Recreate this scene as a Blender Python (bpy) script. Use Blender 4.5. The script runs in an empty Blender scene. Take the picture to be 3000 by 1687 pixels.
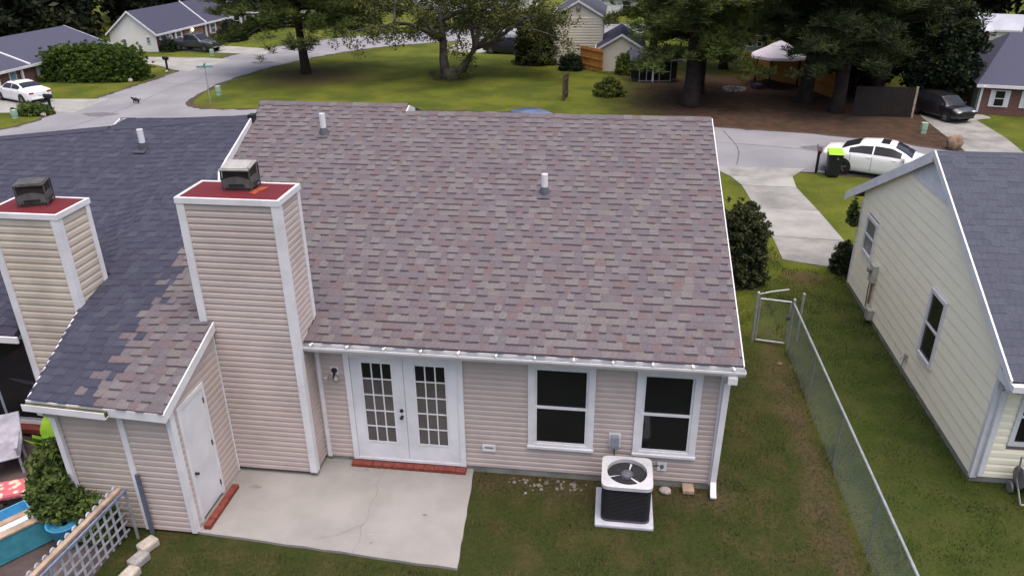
import bpy, math, random
import numpy as np
from mathutils import Matrix, Vector

# ------------------------------------------------------------------ camera, sky, sun, exposure
scene = bpy.context.scene
COL = scene.collection
random.seed(7)
rng = np.random.default_rng(11)

cam_data = bpy.data.cameras.new('camera')
cam = bpy.data.objects.new('camera', cam_data)
COL.objects.link(cam)
RX = Vector((0.99180142, 0.1275183, -0.00830836))
UY = Vector((-0.04724755, 0.42633402, 0.90333104))
FZ = Vector((-0.11873338, 0.89553246, -0.42886361))
cam.matrix_world = Matrix(((RX.x, UY.x, -FZ.x, -2.052), (RX.y, UY.y, -FZ.y, -11.199),
                           (RX.z, UY.z, -FZ.z, 9.160), (0, 0, 0, 1)))
cam_data.sensor_width = 36.0
cam_data.lens = 26.956
cam_data.clip_end = 2000
scene.camera = cam

SUN_EL, SUN_AZ = math.radians(76), math.radians(135)
world = bpy.data.worlds.new('World')
scene.world = world
world.use_nodes = True
wn = world.node_tree.nodes
sky = wn.new('ShaderNodeTexSky')
sky.sky_type = 'NISHITA'
sky.sun_disc = False
sky.sun_elevation = SUN_EL
sky.sun_rotation = SUN_AZ
sky.air_density = 1.0
sky.dust_density = 7.0
sky.ozone_density = 1.0
bg = wn['Background']
bg.inputs[1].default_value = 0.15
world.node_tree.links.new(sky.outputs[0], bg.inputs[0])
sun_data = bpy.data.lights.new('sun', 'SUN')
sun_data.energy = 0.7
sun_data.angle = math.radians(80)
sun_data.color = (1.0, 0.97, 0.95)
sun = bpy.data.objects.new('sun', sun_data)
COL.objects.link(sun)
sd = Vector((math.sin(SUN_AZ) * math.cos(SUN_EL), math.cos(SUN_AZ) * math.cos(SUN_EL), math.sin(SUN_EL)))
sun.rotation_euler = sd.to_track_quat('Z', 'Y').to_euler()
vs = scene.view_settings
vs.view_transform = 'Standard'
vs.look = 'None'
vs.exposure = 0.85
vs.gamma = 1.0
vs.use_curve_mapping = False
scene.cycles.max_bounces = 6
scene.cycles.use_denoising = True

# ------------------------------------------------------------------ materials
MATS = {}
def _nodes(name):
    m = bpy.data.materials.new(name)
    m.use_nodes = True
    nt = m.node_tree
    return m, nt, nt.nodes['Principled BSDF']

def mat(name, col, rough=0.7, var=0.12, scale=6.0, bump=0.0, bscale=60.0, metal=0.0, spec=0.3, tint=None):
    """Base colour with noise-driven wear and fine relief."""
    if name in MATS:
        return MATS[name]
    m, nt, b = _nodes(name)
    N, L = nt.nodes, nt.links
    tc = N.new('ShaderNodeTexCoord')
    b.inputs['Roughness'].default_value = rough
    b.inputs['Metallic'].default_value = metal
    b.inputs['Specular IOR Level'].default_value = spec
    if var > 0:
        nz = N.new('ShaderNodeTexNoise')
        nz.inputs['Scale'].default_value = scale
        nz.inputs['Detail'].default_value = 5
        nz.inputs['Roughness'].default_value = 0.6
        L.new(tc.outputs['Object'], nz.inputs['Vector'])
        mx = N.new('ShaderNodeMix')
        mx.data_type = 'RGBA'
        c2 = tint if tint else tuple(c * (1 - 2.2 * var) for c in col)
        c1 = tuple(min(1, c * (1 + 0.6 * var)) for c in col)
        mx.inputs['A'].default_value = (*c2, 1)
        mx.inputs['B'].default_value = (*c1, 1)
        rmp = N.new('ShaderNodeMapRange')
        rmp.inputs['From Min'].default_value = 0.25
        rmp.inputs['From Max'].default_value = 0.62
        L.new(nz.outputs['Fac'], rmp.inputs['Value'])
        L.new(rmp.outputs['Result'], mx.inputs['Factor'])
        L.new(mx.outputs['Result'], b.inputs['Base Color'])
    else:
        b.inputs['Base Color'].default_value = (*col, 1)
    if bump > 0:
        nb = N.new('ShaderNodeTexNoise')
        nb.inputs['Scale'].default_value = bscale
        nb.inputs['Detail'].default_value = 4
        L.new(tc.outputs['Object'], nb.inputs['Vector'])
        bp = N.new('ShaderNodeBump')
        bp.inputs['Strength'].default_value = bump
        bp.inputs['Distance'].default_value = 0.02
        L.new(nb.outputs['Fac'], bp.inputs['Height'])
        L.new(bp.outputs['Normal'], b.inputs['Normal'])
    MATS[name] = m
    return m

def leaf_mat(name, c1, c2, scale=0.9):
    if name in MATS:
        return MATS[name]
    m, nt, b = _nodes(name)
    N, L = nt.nodes, nt.links
    tc = N.new('ShaderNodeTexCoord')
    nz = N.new('ShaderNodeTexNoise')
    nz.inputs['Scale'].default_value = scale
    nz.inputs['Detail'].default_value = 6
    L.new(tc.outputs['Object'], nz.inputs['Vector'])
    cr = N.new('ShaderNodeMapRange')
    cr.inputs['From Min'].default_value = 0.35
    cr.inputs['From Max'].default_value = 0.66
    L.new(nz.outputs['Fac'], cr.inputs['Value'])
    mx = N.new('ShaderNodeMix')
    mx.data_type = 'RGBA'
    mx.inputs['A'].default_value = (*c1, 1)
    mx.inputs['B'].default_value = (*c2, 1)
    L.new(cr.outputs['Result'], mx.inputs['Factor'])
    L.new(mx.outputs['Result'], b.inputs['Base Color'])
    b.inputs['Roughness'].default_value = 0.75
    b.inputs['Specular IOR Level'].default_value = 0.15
    MATS[name] = m
    return m

def glass_mat(name, col=(0.012, 0.012, 0.014), rough=0.06):
    if name in MATS:
        return MATS[name]
    m, nt, b = _nodes(name)
    b.inputs['Base Color'].default_value = (*col, 1)
    b.inputs['Roughness'].default_value = rough
    b.inputs['Specular IOR Level'].default_value = 0.4
    MATS[name] = m
    return m

WHITE = mat('white_trim', (0.6324, 0.6265, 0.6576), 0.5, 0.07, 2.5)
WHITE2 = mat('white_vinyl', (0.6138, 0.6171, 0.6528), 0.5, 0.10, 1.2)
TAN = mat('tan_siding', (0.435, 0.365, 0.345), 0.6, 0.07, 1.1)
TAN2 = mat('weathered_tan_siding', (0.47, 0.41, 0.345), 0.6, 0.10, 1.3)
TAN3 = mat('dull_tan_siding', (0.40, 0.34, 0.30), 0.6, 0.10, 1.3)
CREAM = mat('cream_siding', (0.88, 0.83, 0.66), 0.55, 0.02, 0.7)
CORE = mat('sheathing', (0.22, 0.19, 0.18), 0.9, 0.1)
FOUND = mat('foundation_concrete', (0.20, 0.20, 0.18), 0.9, 0.2, 3, 0.3)
CONC = mat('patio_concrete', (0.2492, 0.2383, 0.2313), 0.85, 0.10, 0.9, 0.15, 120)
REDBRICK = mat('painted_red_brick', (0.173, 0.041, 0.030), 0.6, 0.25, 14, 0.3, 40)
REDCAP = mat('red_metal_cap', (0.108, 0.017, 0.022), 0.7, 0.18, 2.5, 0, 60, 0, 0.12, (0.096, 0.015, 0.019))
RUST = mat('rust_stain', (0.26, 0.055, 0.02), 0.8, 0.3, 9)
DARKMETAL = mat('dark_metal', (0.085, 0.08, 0.075), 0.55, 0.25, 7, 0, 60, 0.3)
GREYMETAL = mat('grey_metal', (0.20, 0.20, 0.20), 0.5, 0.15, 6, 0, 60, 0.3)
PALEMETAL = mat('pale_metal', (0.34, 0.33, 0.31), 0.5, 0.12, 6, 0, 60, 0.2)
GALV = mat('galvanised_steel', (0.42, 0.44, 0.47), 0.4, 0.15, 8, 0, 60, 0.6)
MESHW = mat('chain_wire', (0.14, 0.16, 0.165), 0.5, 0.0, 8, 0, 60, 0.5)
BLACK = mat('black_plastic', (0.018, 0.018, 0.02), 0.5, 0.2, 8)
RUBBER = mat('tyre_rubber', (0.02, 0.02, 0.022), 0.8, 0.2, 8)
ALLOY = mat('alloy', (0.30, 0.30, 0.31), 0.35, 0.1, 8, 0, 60, 0.7)
GLASS = glass_mat('window_glass')
CARGLASS = glass_mat('car_glass', (0.02, 0.02, 0.026), 0.12)
CARGLASS.node_tree.nodes['Principled BSDF'].inputs['Specular IOR Level'].default_value = 0.15
BLUEGLASS = glass_mat('pale_window_glass', (0.10, 0.11, 0.14), 0.15)
BROWNGLASS = mat('brown_grey_glass', (0.085, 0.076, 0.074), 0.14, 0.12, 3, 0, 60, 0, 0.45)
WOODO = mat('orange_wood', (0.40, 0.175, 0.045), 0.75, 0.2, 2.5)
WOODD = mat('dark_wood', (0.020, 0.016, 0.015), 0.85, 0.2, 3)
WOODB = mat('brown_wood', (0.085, 0.052, 0.042), 0.85, 0.2, 3)
WOODT = mat('tan_wood', (0.34, 0.25, 0.19), 0.8, 0.2, 5)
BARK = mat('bark', (0.034, 0.025, 0.022), 0.95, 0.3, 3, 0.8, 10)
BARK2 = mat('oak_bark', (0.075, 0.065, 0.058), 0.95, 0.3, 3, 0.8, 10)
ASPHALT_ROOF = [mat('slate_roof_%s' % 'abc'[i], c, 0.95, 0.15, 30, 0.2, 90, 0.0, 0.06) for i, c in
                enumerate([(0.063, 0.064, 0.098), (0.070, 0.072, 0.108), (0.056, 0.057, 0.086)])]
GREYROOF = [mat('grey_roof_%s' % 'abc'[i], c, 0.95, 0.15, 30, 0.2, 90, 0.0, 0.06) for i, c in
            enumerate([(0.070, 0.074, 0.098), (0.074, 0.080, 0.104), (0.066, 0.071, 0.093)])]
SH = [mat('shingle_%s' % n, c, 0.95, 0.14, 40, 0.25, 110, 0.0, 0.06) for n, c in
      (('mauve', (0.127, 0.108, 0.119)), ('plum', (0.115, 0.096, 0.108)), ('stone', (0.143, 0.129, 0.134)),
       ('tan', (0.138, 0.122, 0.124)), ('rust', (0.125, 0.098, 0.104)), ('slate', (0.117, 0.106, 0.119)))]
SHW = [0.27, 0.18, 0.2, 0.12, 0.13, 0.10]
SH_HIGH = [0.26, 0.06, 0.30, 0.20, 0.12, 0.06]
SH_LOW = [0.28, 0.30, 0.04, 0.05, 0.15, 0.18]
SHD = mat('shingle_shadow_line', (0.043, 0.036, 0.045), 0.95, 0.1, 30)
DK = [mat('black_shingle_%s' % n, c, 0.95, 0.14, 40, 0.25, 110, 0.0, 0.06) for n, c in
      (('a', (0.050, 0.052, 0.076)), ('b', (0.055, 0.057, 0.082)), ('c', (0.047, 0.048, 0.071)), ('d', (0.061, 0.064, 0.088)))]
DKW = [0.40, 0.25, 0.28, 0.07]
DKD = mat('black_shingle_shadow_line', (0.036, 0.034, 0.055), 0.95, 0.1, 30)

# ------------------------------------------------------------------ mesh helpers
class MB:
    """Collects shapes, then becomes ONE mesh object."""
    def __init__(s):
        s.v, s.f, s.m = [], [], []
    def add(s, verts, faces, mi=0, M=None):
        o = len(s.v)
        if M is not None:
            verts = [tuple(M @ Vector(p)) for p in verts]
        s.v += [tuple(p) for p in verts]
        s.f += [tuple(i + o for i in f) for f in faces]
        s.m += [mi] * len(faces)
        return s
    def box(s, x0, x1, y0, y1, z0, z1, mi=0, M=None):
        return s.add([(x0, y0, z0), (x1, y0, z0), (x1, y1, z0), (x0, y1, z0), (x0, y0, z1), (x1, y0, z1), (x1, y1, z1), (x0, y1, z1)],
                     [(0, 3, 2, 1), (4, 5, 6, 7), (0, 1, 5, 4), (1, 2, 6, 5), (2, 3, 7, 6), (3, 0, 4, 7)], mi, M)
    def hexa(s, p, mi=0):
        """8 corners: bottom ring 0-3 (ccw), top ring 4-7."""
        return s.add(p, [(0, 3, 2, 1), (4, 5, 6, 7), (0, 1, 5, 4), (1, 2, 6, 5), (2, 3, 7, 6), (3, 0, 4, 7)], mi)
    def prism(s, poly, a, b, axis='z', mi=0, M=None):
        n = len(poly)
        def mk(p, h):
            return {'z': (p[0], p[1], h), 'y': (p[0], h, p[1]), 'x': (h, p[0], p[1])}[axis]
        vs_ = [mk(p, a) for p in poly] + [mk(p, b) for p in poly]
        fs = [tuple(range(n))[::-1], tuple(range(n, 2 * n))] + [(i, (i + 1) % n, n + (i + 1) % n, n + i) for i in range(n)]
        return s.add(vs_, fs, mi, M)
    def tube(s, pts, r, n=8, mi=0, cap=True):
        pts = [Vector(p) for p in pts]
        rs = r if isinstance(r, (list, tuple)) else [r] * len(pts)
        rings = []
        for i, p in enumerate(pts):
            d = (pts[min(i + 1, len(pts) - 1)] - pts[max(i - 1, 0)])
            d = d.normalized() if d.length > 1e-9 else Vector((0, 0, 1))
            a = d.cross(Vector((0, 0, 1)) if abs(d.z) < 0.9 else Vector((1, 0, 0))).normalized()
            b = d.cross(a)
            rings.append([p + (a * math.cos(2 * math.pi * k / n) + b * math.sin(2 * math.pi * k / n)) * rs[i] for k in range(n)])
        vs_ = [q for rg in rings for q in rg]
        fs = []
        for i in range(len(pts) - 1):
            for k in range(n):
                fs.append((i * n + k, i * n + (k + 1) % n, (i + 1) * n + (k + 1) % n, (i + 1) * n + k))
        if cap:
            fs.append(tuple(range(n))[::-1])
            fs.append(tuple(range((len(pts) - 1) * n, len(pts) * n)))
        return s.add(vs_, fs, mi)
    def lathe(s, prof, n=16, mi=0, M=None):
        """profile of (r, z) about z."""
        vs_, fs = [], []
        for r, z in prof:
            vs_ += [(r * math.cos(2 * math.pi * k / n), r * math.sin(2 * math.pi * k / n), z) for k in range(n)]
        for i in range(len(prof) - 1):
            for k in range(n):
                fs.append((i * n + k, i * n + (k + 1) % n, (i + 1) * n + (k + 1) % n, (i + 1) * n + k))
        fs.append(tuple(range(n))[::-1])
        fs.append(tuple(range((len(prof) - 1) * n, len(prof) * n)))
        return s.add(vs_, fs, mi, M)
    def build(s, name, mats, parent=None, smooth=False, loc=None, rz=None, bevel=0):
        me = bpy.data.meshes.new(name)
        me.from_pydata(s.v, [], s.f)
        mats = mats if isinstance(mats, (list, tuple)) else [mats]
        for m in mats:
            me.materials.append(m)
        if len(mats) > 1:
            me.polygons.foreach_set('material_index', s.m)
        if smooth:
            me.polygons.foreach_set('use_smooth', [True] * len(me.polygons))
        me.update()
        o = bpy.data.objects.new(name, me)
        COL.objects.link(o)
        o.parent = parent
        if loc is not None:
            o.location = loc
        if rz is not None:
            o.rotation_euler = (0, 0, rz)
        if bevel:
            bm = o.modifiers.new('bevel', 'BEVEL')
            bm.width = bevel
            bm.segments = 2
            bm.limit_method = 'ANGLE'
        return o

def np_obj(name, V, F, mats, parent=None, mi=None, smooth=False):
    """Big meshes from arrays: V (n,3), F (m,k)."""
    me = bpy.data.meshes.new(name)
    k = F.shape[1]
    me.vertices.add(len(V))
    me.vertices.foreach_set('co', np.asarray(V, np.float32).ravel())
    me.loops.add(F.size)
    me.loops.foreach_set('vertex_index', np.asarray(F, np.int32).ravel())
    me.polygons.add(len(F))
    me.polygons.foreach_set('loop_start', np.arange(0, F.size, k, dtype=np.int32))
    mats = mats if isinstance(mats, (list, tuple)) else [mats]
    for m in mats:
        me.materials.append(m)
    if mi is not None:
        me.polygons.foreach_set('material_index', np.asarray(mi, np.int32))
    if smooth:
        me.polygons.foreach_set('use_smooth', np.ones(len(F), bool))
    me.update(calc_edges=True)
    me.validate()
    o = bpy.data.objects.new(name, me)
    COL.objects.link(o)
    o.parent = parent
    return o

def thing(name, label, cat, loc=(0, 0, 0), rz=0.0, group=None):
    o = bpy.data.objects.new(name, None)
    o.empty_display_size = 0.2
    COL.objects.link(o)
    o.location = loc
    o.rotation_euler = (0, 0, rz)
    return tag(o, label, cat, group)

def tag(o, label, cat, group=None):
    o['label'] = label
    o['category'] = cat
    if group:
        o['group'] = group
    return o

def struct(o):
    o['kind'] = 'structure'
    return o

def stuff(o):
    o['kind'] = 'stuff'
    return o

def copy_tree(o, parent=None):
    c = o.copy()
    COL.objects.link(c)
    c.parent = parent
    for ch in [x for x in o.children]:
        copy_tree(ch, c)
    return c

def plank(parent, p0, p1, nrm, z0, h, m, name='siding_plank', d=0.018, cut=None):
    """One lap-siding board between two plan points; nrm points out of the wall. cut=(za,zb): top clipped to a slope at each end."""
    mb = MB()
    (xa, ya), (xb, yb) = p0, p1
    nx, ny = nrm
    za, zb = (z0 + h, z0 + h) if cut is None else cut
    def o(x, y, t, z):
        return (x + nx * t, y + ny * t, z)
    z1 = z0 + 0.002
    prof = [(-0.02, 0), (d, 0), (d * .9, .52), (d * .1, .74), (-0.006, 1.0), (-0.02, 1.0)]
    n = len(prof)
    va = [o(xa, ya, q, z1 + (za - z1) * t) for q, t in prof]
    vb = [o(xb, yb, q, z1 + (zb - z1) * t) for q, t in prof]
    fs = [tuple(range(n)), tuple(range(2 * n - 1, n - 1, -1))] + [(i, n + i, n + (i + 1) % n, (i + 1) % n) for i in range(n)]
    mb.add(va + vb, [tuple(reversed(f_)) for f_ in fs])
    return mb.build(name, m, parent)

def siding(parent, p0, p1, nrm, z0, z1, m, h=0.125, holes=(), d=0.018, name='siding_plank'):
    """Rows of planks along a wall with rectangular holes (s0,s1,za,zb) measured along p0->p1."""
    L = math.hypot(p1[0] - p0[0], p1[1] - p0[1])
    ux, uy = (p1[0] - p0[0]) / L, (p1[1] - p0[1]) / L
    n = max(1, round((z1 - z0) / h))
    hh = (z1 - z0) / n
    for i in range(n):
        a, b = z0 + i * hh, z0 + (i + 1) * hh
        spans = [(0, L)]
        for s0, s1, za, zb in holes:
            if zb > a + 0.03 and za < b - 0.03:
                ns = []
                for u, v in spans:
                    if s1 <= u or s0 >= v:
                        ns.append((u, v))
                    else:
                        if s0 > u + 0.02: ns.append((u, s0))
                        if s1 < v - 0.02: ns.append((s1, v))
                spans = ns
        for u, v in spans:
            plank(parent, (p0[0] + ux * u, p0[1] + uy * u), (p0[0] + ux * v, p0[1] + uy * v), nrm, a, hh, m, name, d)

# ------------------------------------------------------------------ shingles on any roof surface
def make_shingles(roof, zf, yrange, xl, xr, mats, weights, dark, exposure, ny_scale, wlo, whi, n_parts, skip=None, ymax=None, pick=None, relief=1.0, name='shingle'):
    """zf(x,y) roof height; courses run along x. Lowest n_parts pieces are separate parts, the rest one stuff part."""
    y0, y1 = yrange
    ncourse = int(round((y1 - y0) * ny_scale / exposure))
    dy = (y1 - y0) / ncourse
    pieces = []
    for c in range(ncourse):
        ya = y0 + c * dy
        yb = ya + dy * 1.06
        ym = (ya + yb) / 2
        x = xl(ym) + rng.uniform(-0.15, 0)
        x_end = xr(ym)
        high = rng.random() < 0.5
        while x < x_end - 0.02:
            w = rng.uniform(wlo, whi)
            xa, xb = max(x, xl(ym)), min(x + w, x_end)
            x += w
            if xb - xa < 0.03:
                continue
            xm = (xa + xb) / 2
            if skip and skip(xm, ym):
                continue
            high = (not high) if rng.random() < 0.82 else high
            ms, dk = mats, dark
            if pick:
                r = pick(xm, ym)
                if r:
                    ms, dk = r
            wts = SHW if ms is SH else (DKW if ms is DK else weights)
            if ms is SH:
                wts = SH_HIGH if high else SH_LOW
            k = rng.choice(len(ms), p=wts)
            pieces.append((xa, xb, ya, yb, high, ms, k, dk))
    allm = []
    midx = {}
    def mid(m):
        if m.name not in midx:
            midx[m.name] = len(allm)
            allm.append(m)
        return midx[m.name]
    rest = MB()
    def geo(mb, pc, org, mt, md):
        xa, xb, ya, yb, high, ms, k, dk = pc
        t = (0.016 if high else 0.006) * relief
        tb = 0.002
        P = []
        for (x, y, t_) in ((xa, ya, 0), (xb, ya, 0), (xb, yb, 0), (xa, yb, 0), (xa, ya, t), (xb, ya, t), (xb, yb, tb), (xa, yb, tb)):
            if ymax: y = min(y, ymax(x))
            P.append((x - org[0], y - org[1], zf(x, y) + t_ - org[2]))
        mb.add(P, [(4, 5, 6, 7), (0, 1, 5, 4), (1, 2, 6, 5), (3, 0, 4, 7)], mt)
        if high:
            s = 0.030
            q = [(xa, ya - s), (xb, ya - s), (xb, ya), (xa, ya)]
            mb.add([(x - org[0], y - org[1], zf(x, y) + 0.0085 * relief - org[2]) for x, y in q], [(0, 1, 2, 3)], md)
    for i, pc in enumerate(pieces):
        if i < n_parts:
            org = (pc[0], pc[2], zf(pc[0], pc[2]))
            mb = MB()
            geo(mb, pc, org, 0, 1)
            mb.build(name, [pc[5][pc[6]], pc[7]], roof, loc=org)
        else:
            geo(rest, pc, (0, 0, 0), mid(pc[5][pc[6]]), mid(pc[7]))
    if rest.f:
        stuff(rest.build(name + '_field', allm, roof))

# ================================================================== THE SETTING
def ground_material():
    m, nt, b = _nodes('lawn')
    N, L = nt.nodes, nt.links
    geo = N.new('ShaderNodeNewGeometry')
    sep = N.new('ShaderNodeSeparateXYZ')
    L.new(geo.outputs['Position'], sep.inputs[0])
    X, Y = sep.outputs['X'], sep.outputs['Y']
    def val(v):
        return v
    def math_(op, a, b2=None, clamp=False):
        n = N.new('ShaderNodeMath'); n.operation = op; n.use_clamp = clamp
        for i, q in enumerate((a, b2)):
            if q is None: continue
            if isinstance(q, (int, float)): n.inputs[i].default_value = q
            else: L.new(q, n.inputs[i])
        return n.outputs[0]
    def noise(scale, detail=5, rough=0.6, dist=0.0):
        n = N.new('ShaderNodeTexNoise')
        n.inputs['Scale'].default_value = scale
        n.inputs['Detail'].default_value = detail
        n.inputs['Roughness'].default_value = rough
        n.inputs['Distortion'].default_value = dist
        L.new(geo.outputs['Position'], n.inputs['Vector'])
        return n.outputs['Fac']
    def ramp(x, a, b2):
        n = N.new('ShaderNodeMapRange'); n.clamp = True; n.interpolation_type = 'SMOOTHSTEP'
        n.inputs['From Min'].default_value = a; n.inputs['From Max'].default_value = b2
        L.new(x, n.inputs['Value'])
        return n.outputs['Result']
    def mix(a, c, f):
        n = N.new('ShaderNodeMix'); n.data_type = 'RGBA'
        for nm, q in (('A', a), ('B', c)):
            if isinstance(q, tuple): n.inputs[nm].default_value = (*q, 1)
            else: L.new(q, n.inputs[nm])
        if isinstance(f, (int, float)): n.inputs['Factor'].default_value = f
        else: L.new(f, n.inputs['Factor'])
        return n.outputs['Result']
    nb = noise(0.35, 4); nm_ = noise(1.7, 5); nf = noise(14, 4); nw = noise(0.9, 3)
    grass = mix((0.0556, 0.0739, 0.0131), (0.1075, 0.1218, 0.0180), ramp(nb, 0.35, 0.65))
    grass = mix(grass, (0.0878, 0.0829, 0.0245), math_('MULTIPLY', ramp(nm_, 0.5, 0.72), 0.7))
    # the back yard is browner and drier than the far lawns
    yard = math_('MULTIPLY', ramp(Y, 7.0, 4.0), ramp(X, 2.6, 2.0))
    dry = mix((0.034, 0.043, 0.012), (0.058, 0.052, 0.021), ramp(nm_, 0.42, 0.68))
    grass = mix(grass, dry, yard)
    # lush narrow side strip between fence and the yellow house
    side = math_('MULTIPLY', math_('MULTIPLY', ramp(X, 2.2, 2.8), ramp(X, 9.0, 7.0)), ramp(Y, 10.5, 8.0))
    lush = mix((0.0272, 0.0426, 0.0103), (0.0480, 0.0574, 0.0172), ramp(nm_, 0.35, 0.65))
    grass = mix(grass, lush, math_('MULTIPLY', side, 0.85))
    # bare dirt beside the fence, at the gate and along the wall foot
    wob = math_('MULTIPLY', math_('SUBTRACT', nw, 0.5), 1.3)
    fx = math_('ABSOLUTE', math_('ADD', math_('SUBTRACT', X, 1.95), math_('MULTIPLY', wob, .8)))
    dirt = math_('MULTIPLY', ramp(fx, 0.45, 0.05), ramp(Y, 6.6, 5.4))
    wall = math_('MULTIPLY', math_('MULTIPLY', ramp(math_('ADD', Y, math_('MULTIPLY', wob, 0.5)), -0.75, -0.25), ramp(Y, 1.0, 0.5)), ramp(X, 0.5, 0.1))
    bare = math_('MAXIMUM', dirt, wall)
    bare = math_('MULTIPLY', bare, ramp(nf, 0.3, 0.55))
    col = mix(grass, (0.105, 0.066, 0.047), math_('MULTIPLY', bare, 0.42))
    # pine straw under the pines beyond the street
    ex = math_('ADD', X, math_('MULTIPLY', wob, 2.5))
    straw = math_('MULTIPLY', math_('MULTIPLY', ramp(ex, -3.5, 1.5), ramp(ex, 15.2, 13.6)), math_('MULTIPLY', ramp(Y, 22.5, 23.0), ramp(Y, 44, 40)))
    col = mix(col, mix((0.044, 0.029, 0.024), (0.080, 0.043, 0.034), ramp(nm_, 0.35, 0.65)), math_('MULTIPLY', straw, 0.93))
    def disc(cx, cy, r0, r1):
        dx = math_('SUBTRACT', X, cx); dy = math_('SUBTRACT', Y, cy)
        d = math_('SQRT', math_('ADD', math_('MULTIPLY', dx, dx), math_('MULTIPLY', dy, dy)))
        return ramp(math_('ADD', d, wob), r1, r0)
    for cx, cy, r0, r1, k in ((-22.2, 39.6, 0.8, 6.0, 0.8), (-12.7, 39.2, 0.5, 1.8, 0.8), (-25.0, 29.3, 0.3, 1.6, 0.7), (3.6, 9.5, 0.1, 0.8, 0.8)):
        col = mix(col, (0.085, 0.056, 0.034), math_('MULTIPLY', disc(cx, cy, r0, r1), k))
    vf = N.new('ShaderNodeMix'); vf.data_type = 'RGBA'; vf.blend_type = 'MULTIPLY'
    vf.inputs['Factor'].default_value = 0.5
    L.new(col, vf.inputs['A'])
    g = N.new('ShaderNodeMapRange'); g.inputs['From Min'].default_value = 0.3; g.inputs['From Max'].default_value = 0.7
    g.inputs['To Min'].default_value = 0.45; g.inputs['To Max'].default_value = 1.3
    L.new(nf, g.inputs['Value'])
    L.new(g.outputs['Result'], vf.inputs['B'])
    L.new(vf.outputs['Result'], b.inputs['Base Color'])
    b.inputs['Roughness'].default_value = 0.95
    b.inputs['Specular IOR Level'].default_value = 0.05
    bp = N.new('ShaderNodeBump'); bp.inputs['Strength'].default_value = 0.7; bp.inputs['Distance'].default_value = 0.05
    L.new(noise(30, 5, 0.7), bp.inputs['Height'])
    L.new(bp.outputs['Normal'], b.inputs['Normal'])
    return m

mb = MB()
mb.add([(-600, -300, 0), (600, -300, 0), (600, 900, 0), (-600, 900, 0)], [(0, 1, 2, 3)])
struct(mb.build('ground', ground_material()))

def road_material():
    m, nt, b = _nodes('street_asphalt')
    N, L = nt.nodes, nt.links
    geo = N.new('ShaderNodeNewGeometry')
    def noise(s, d=5):
        n = N.new('ShaderNodeTexNoise'); n.inputs['Scale'].default_value = s; n.inputs['Detail'].default_value = d
        L.new(geo.outputs['Position'], n.inputs['Vector']); return n.outputs['Fac']
    mx = N.new('ShaderNodeMix'); mx.data_type = 'RGBA'
    mx.inputs['A'].default_value = (0.172, 0.170, 0.188, 1); mx.inputs['B'].default_value = (0.238, 0.234, 0.252, 1)
    mr = N.new('ShaderNodeMapRange'); mr.inputs['From Min'].default_value = 0.3; mr.inputs['From Max'].default_value = 0.7
    L.new(noise(0.35), mr.inputs['Value']); L.new(mr.outputs[0], mx.inputs['Factor'])
    m2 = N.new('ShaderNodeMix'); m2.data_type = 'RGBA'; m2.blend_type = 'MULTIPLY'; m2.inputs['Factor'].default_value = 0.35
    L.new(mx.outputs['Result'], m2.inputs['A']); 
    mr2 = N.new('ShaderNodeMapRange'); mr2.inputs['To Min'].default_value = 0.6; mr2.inputs['To Max'].default_value = 1.3
    L.new(noise(9, 6), mr2.inputs['Value']); L.new(mr2.outputs[0], m2.inputs['B'])
    L.new(m2.outputs['Result'], b.inputs['Base Color'])
    b.inputs['Roughness'].default_value = 0.9
    b.inputs['Specular IOR Level'].default_value = 0.15
    return m

def smooth_line(pts, n=6):
    """Catmull-Rom through plan points."""
    P = [Vector((p[0], p[1])) for p in pts]
    out = []
    for i in range(len(P) - 1):
        a, b2, c, d = P[max(i - 1, 0)], P[i], P[i + 1], P[min(i + 2, len(P) - 1)]
        for k in range(n):
            t = k / n
            out.append(0.5 * ((2 * b2) + (c - a) * t + (2 * a - 5 * b2 + 4 * c - d) * t * t + (3 * b2 - a - 3 * c + d) * t ** 3))
    out.append(P[-1])
    return [(p.x, p.y) for p in out]

def sheet(name, poly, z, m):
    mb = MB()
    mb.add([(x, y, z) for x, y in poly], [tuple(range(len(poly)))])
    return mb.build(name, m)

ROAD = road_material()
near_edge = smooth_line([(-46, 9), (-36, 14), (-22, 18.6), (-8, 20.2), (2.4, 20.2), (5.6, 20.0), (9, 19.2), (13, 17.2), (18, 12.5), (24, 4)])
far_edge = smooth_line([(32, 6), (24, 14.5), (18, 20.0), (15.07, 22.4), (12.7, 24.2), (10.3, 25.45), (6.95, 26.65), (2.8, 27.5), (-1, 28.7), (-7.4, 29.7), (-16, 29.7), (-23.4, 29.1), (-25.2, 29.3), (-26.4, 31), (-27.1, 36), (-26.7, 41), (-24.9, 47), (-21, 53), (-12, 59), (0, 63), (16, 65)])
back_edge = smooth_line([(16, 71), (-2, 70), (-16, 66), (-26, 59), (-31, 51), (-32.3, 43), (-32.4, 36), (-32.43, 28), (-32.1, 24.8), (-33, 23.2), (-36, 21.2), (-46, 16.5)])
struct(sheet('road', near_edge + far_edge + back_edge, 0.006, ROAD))

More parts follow.
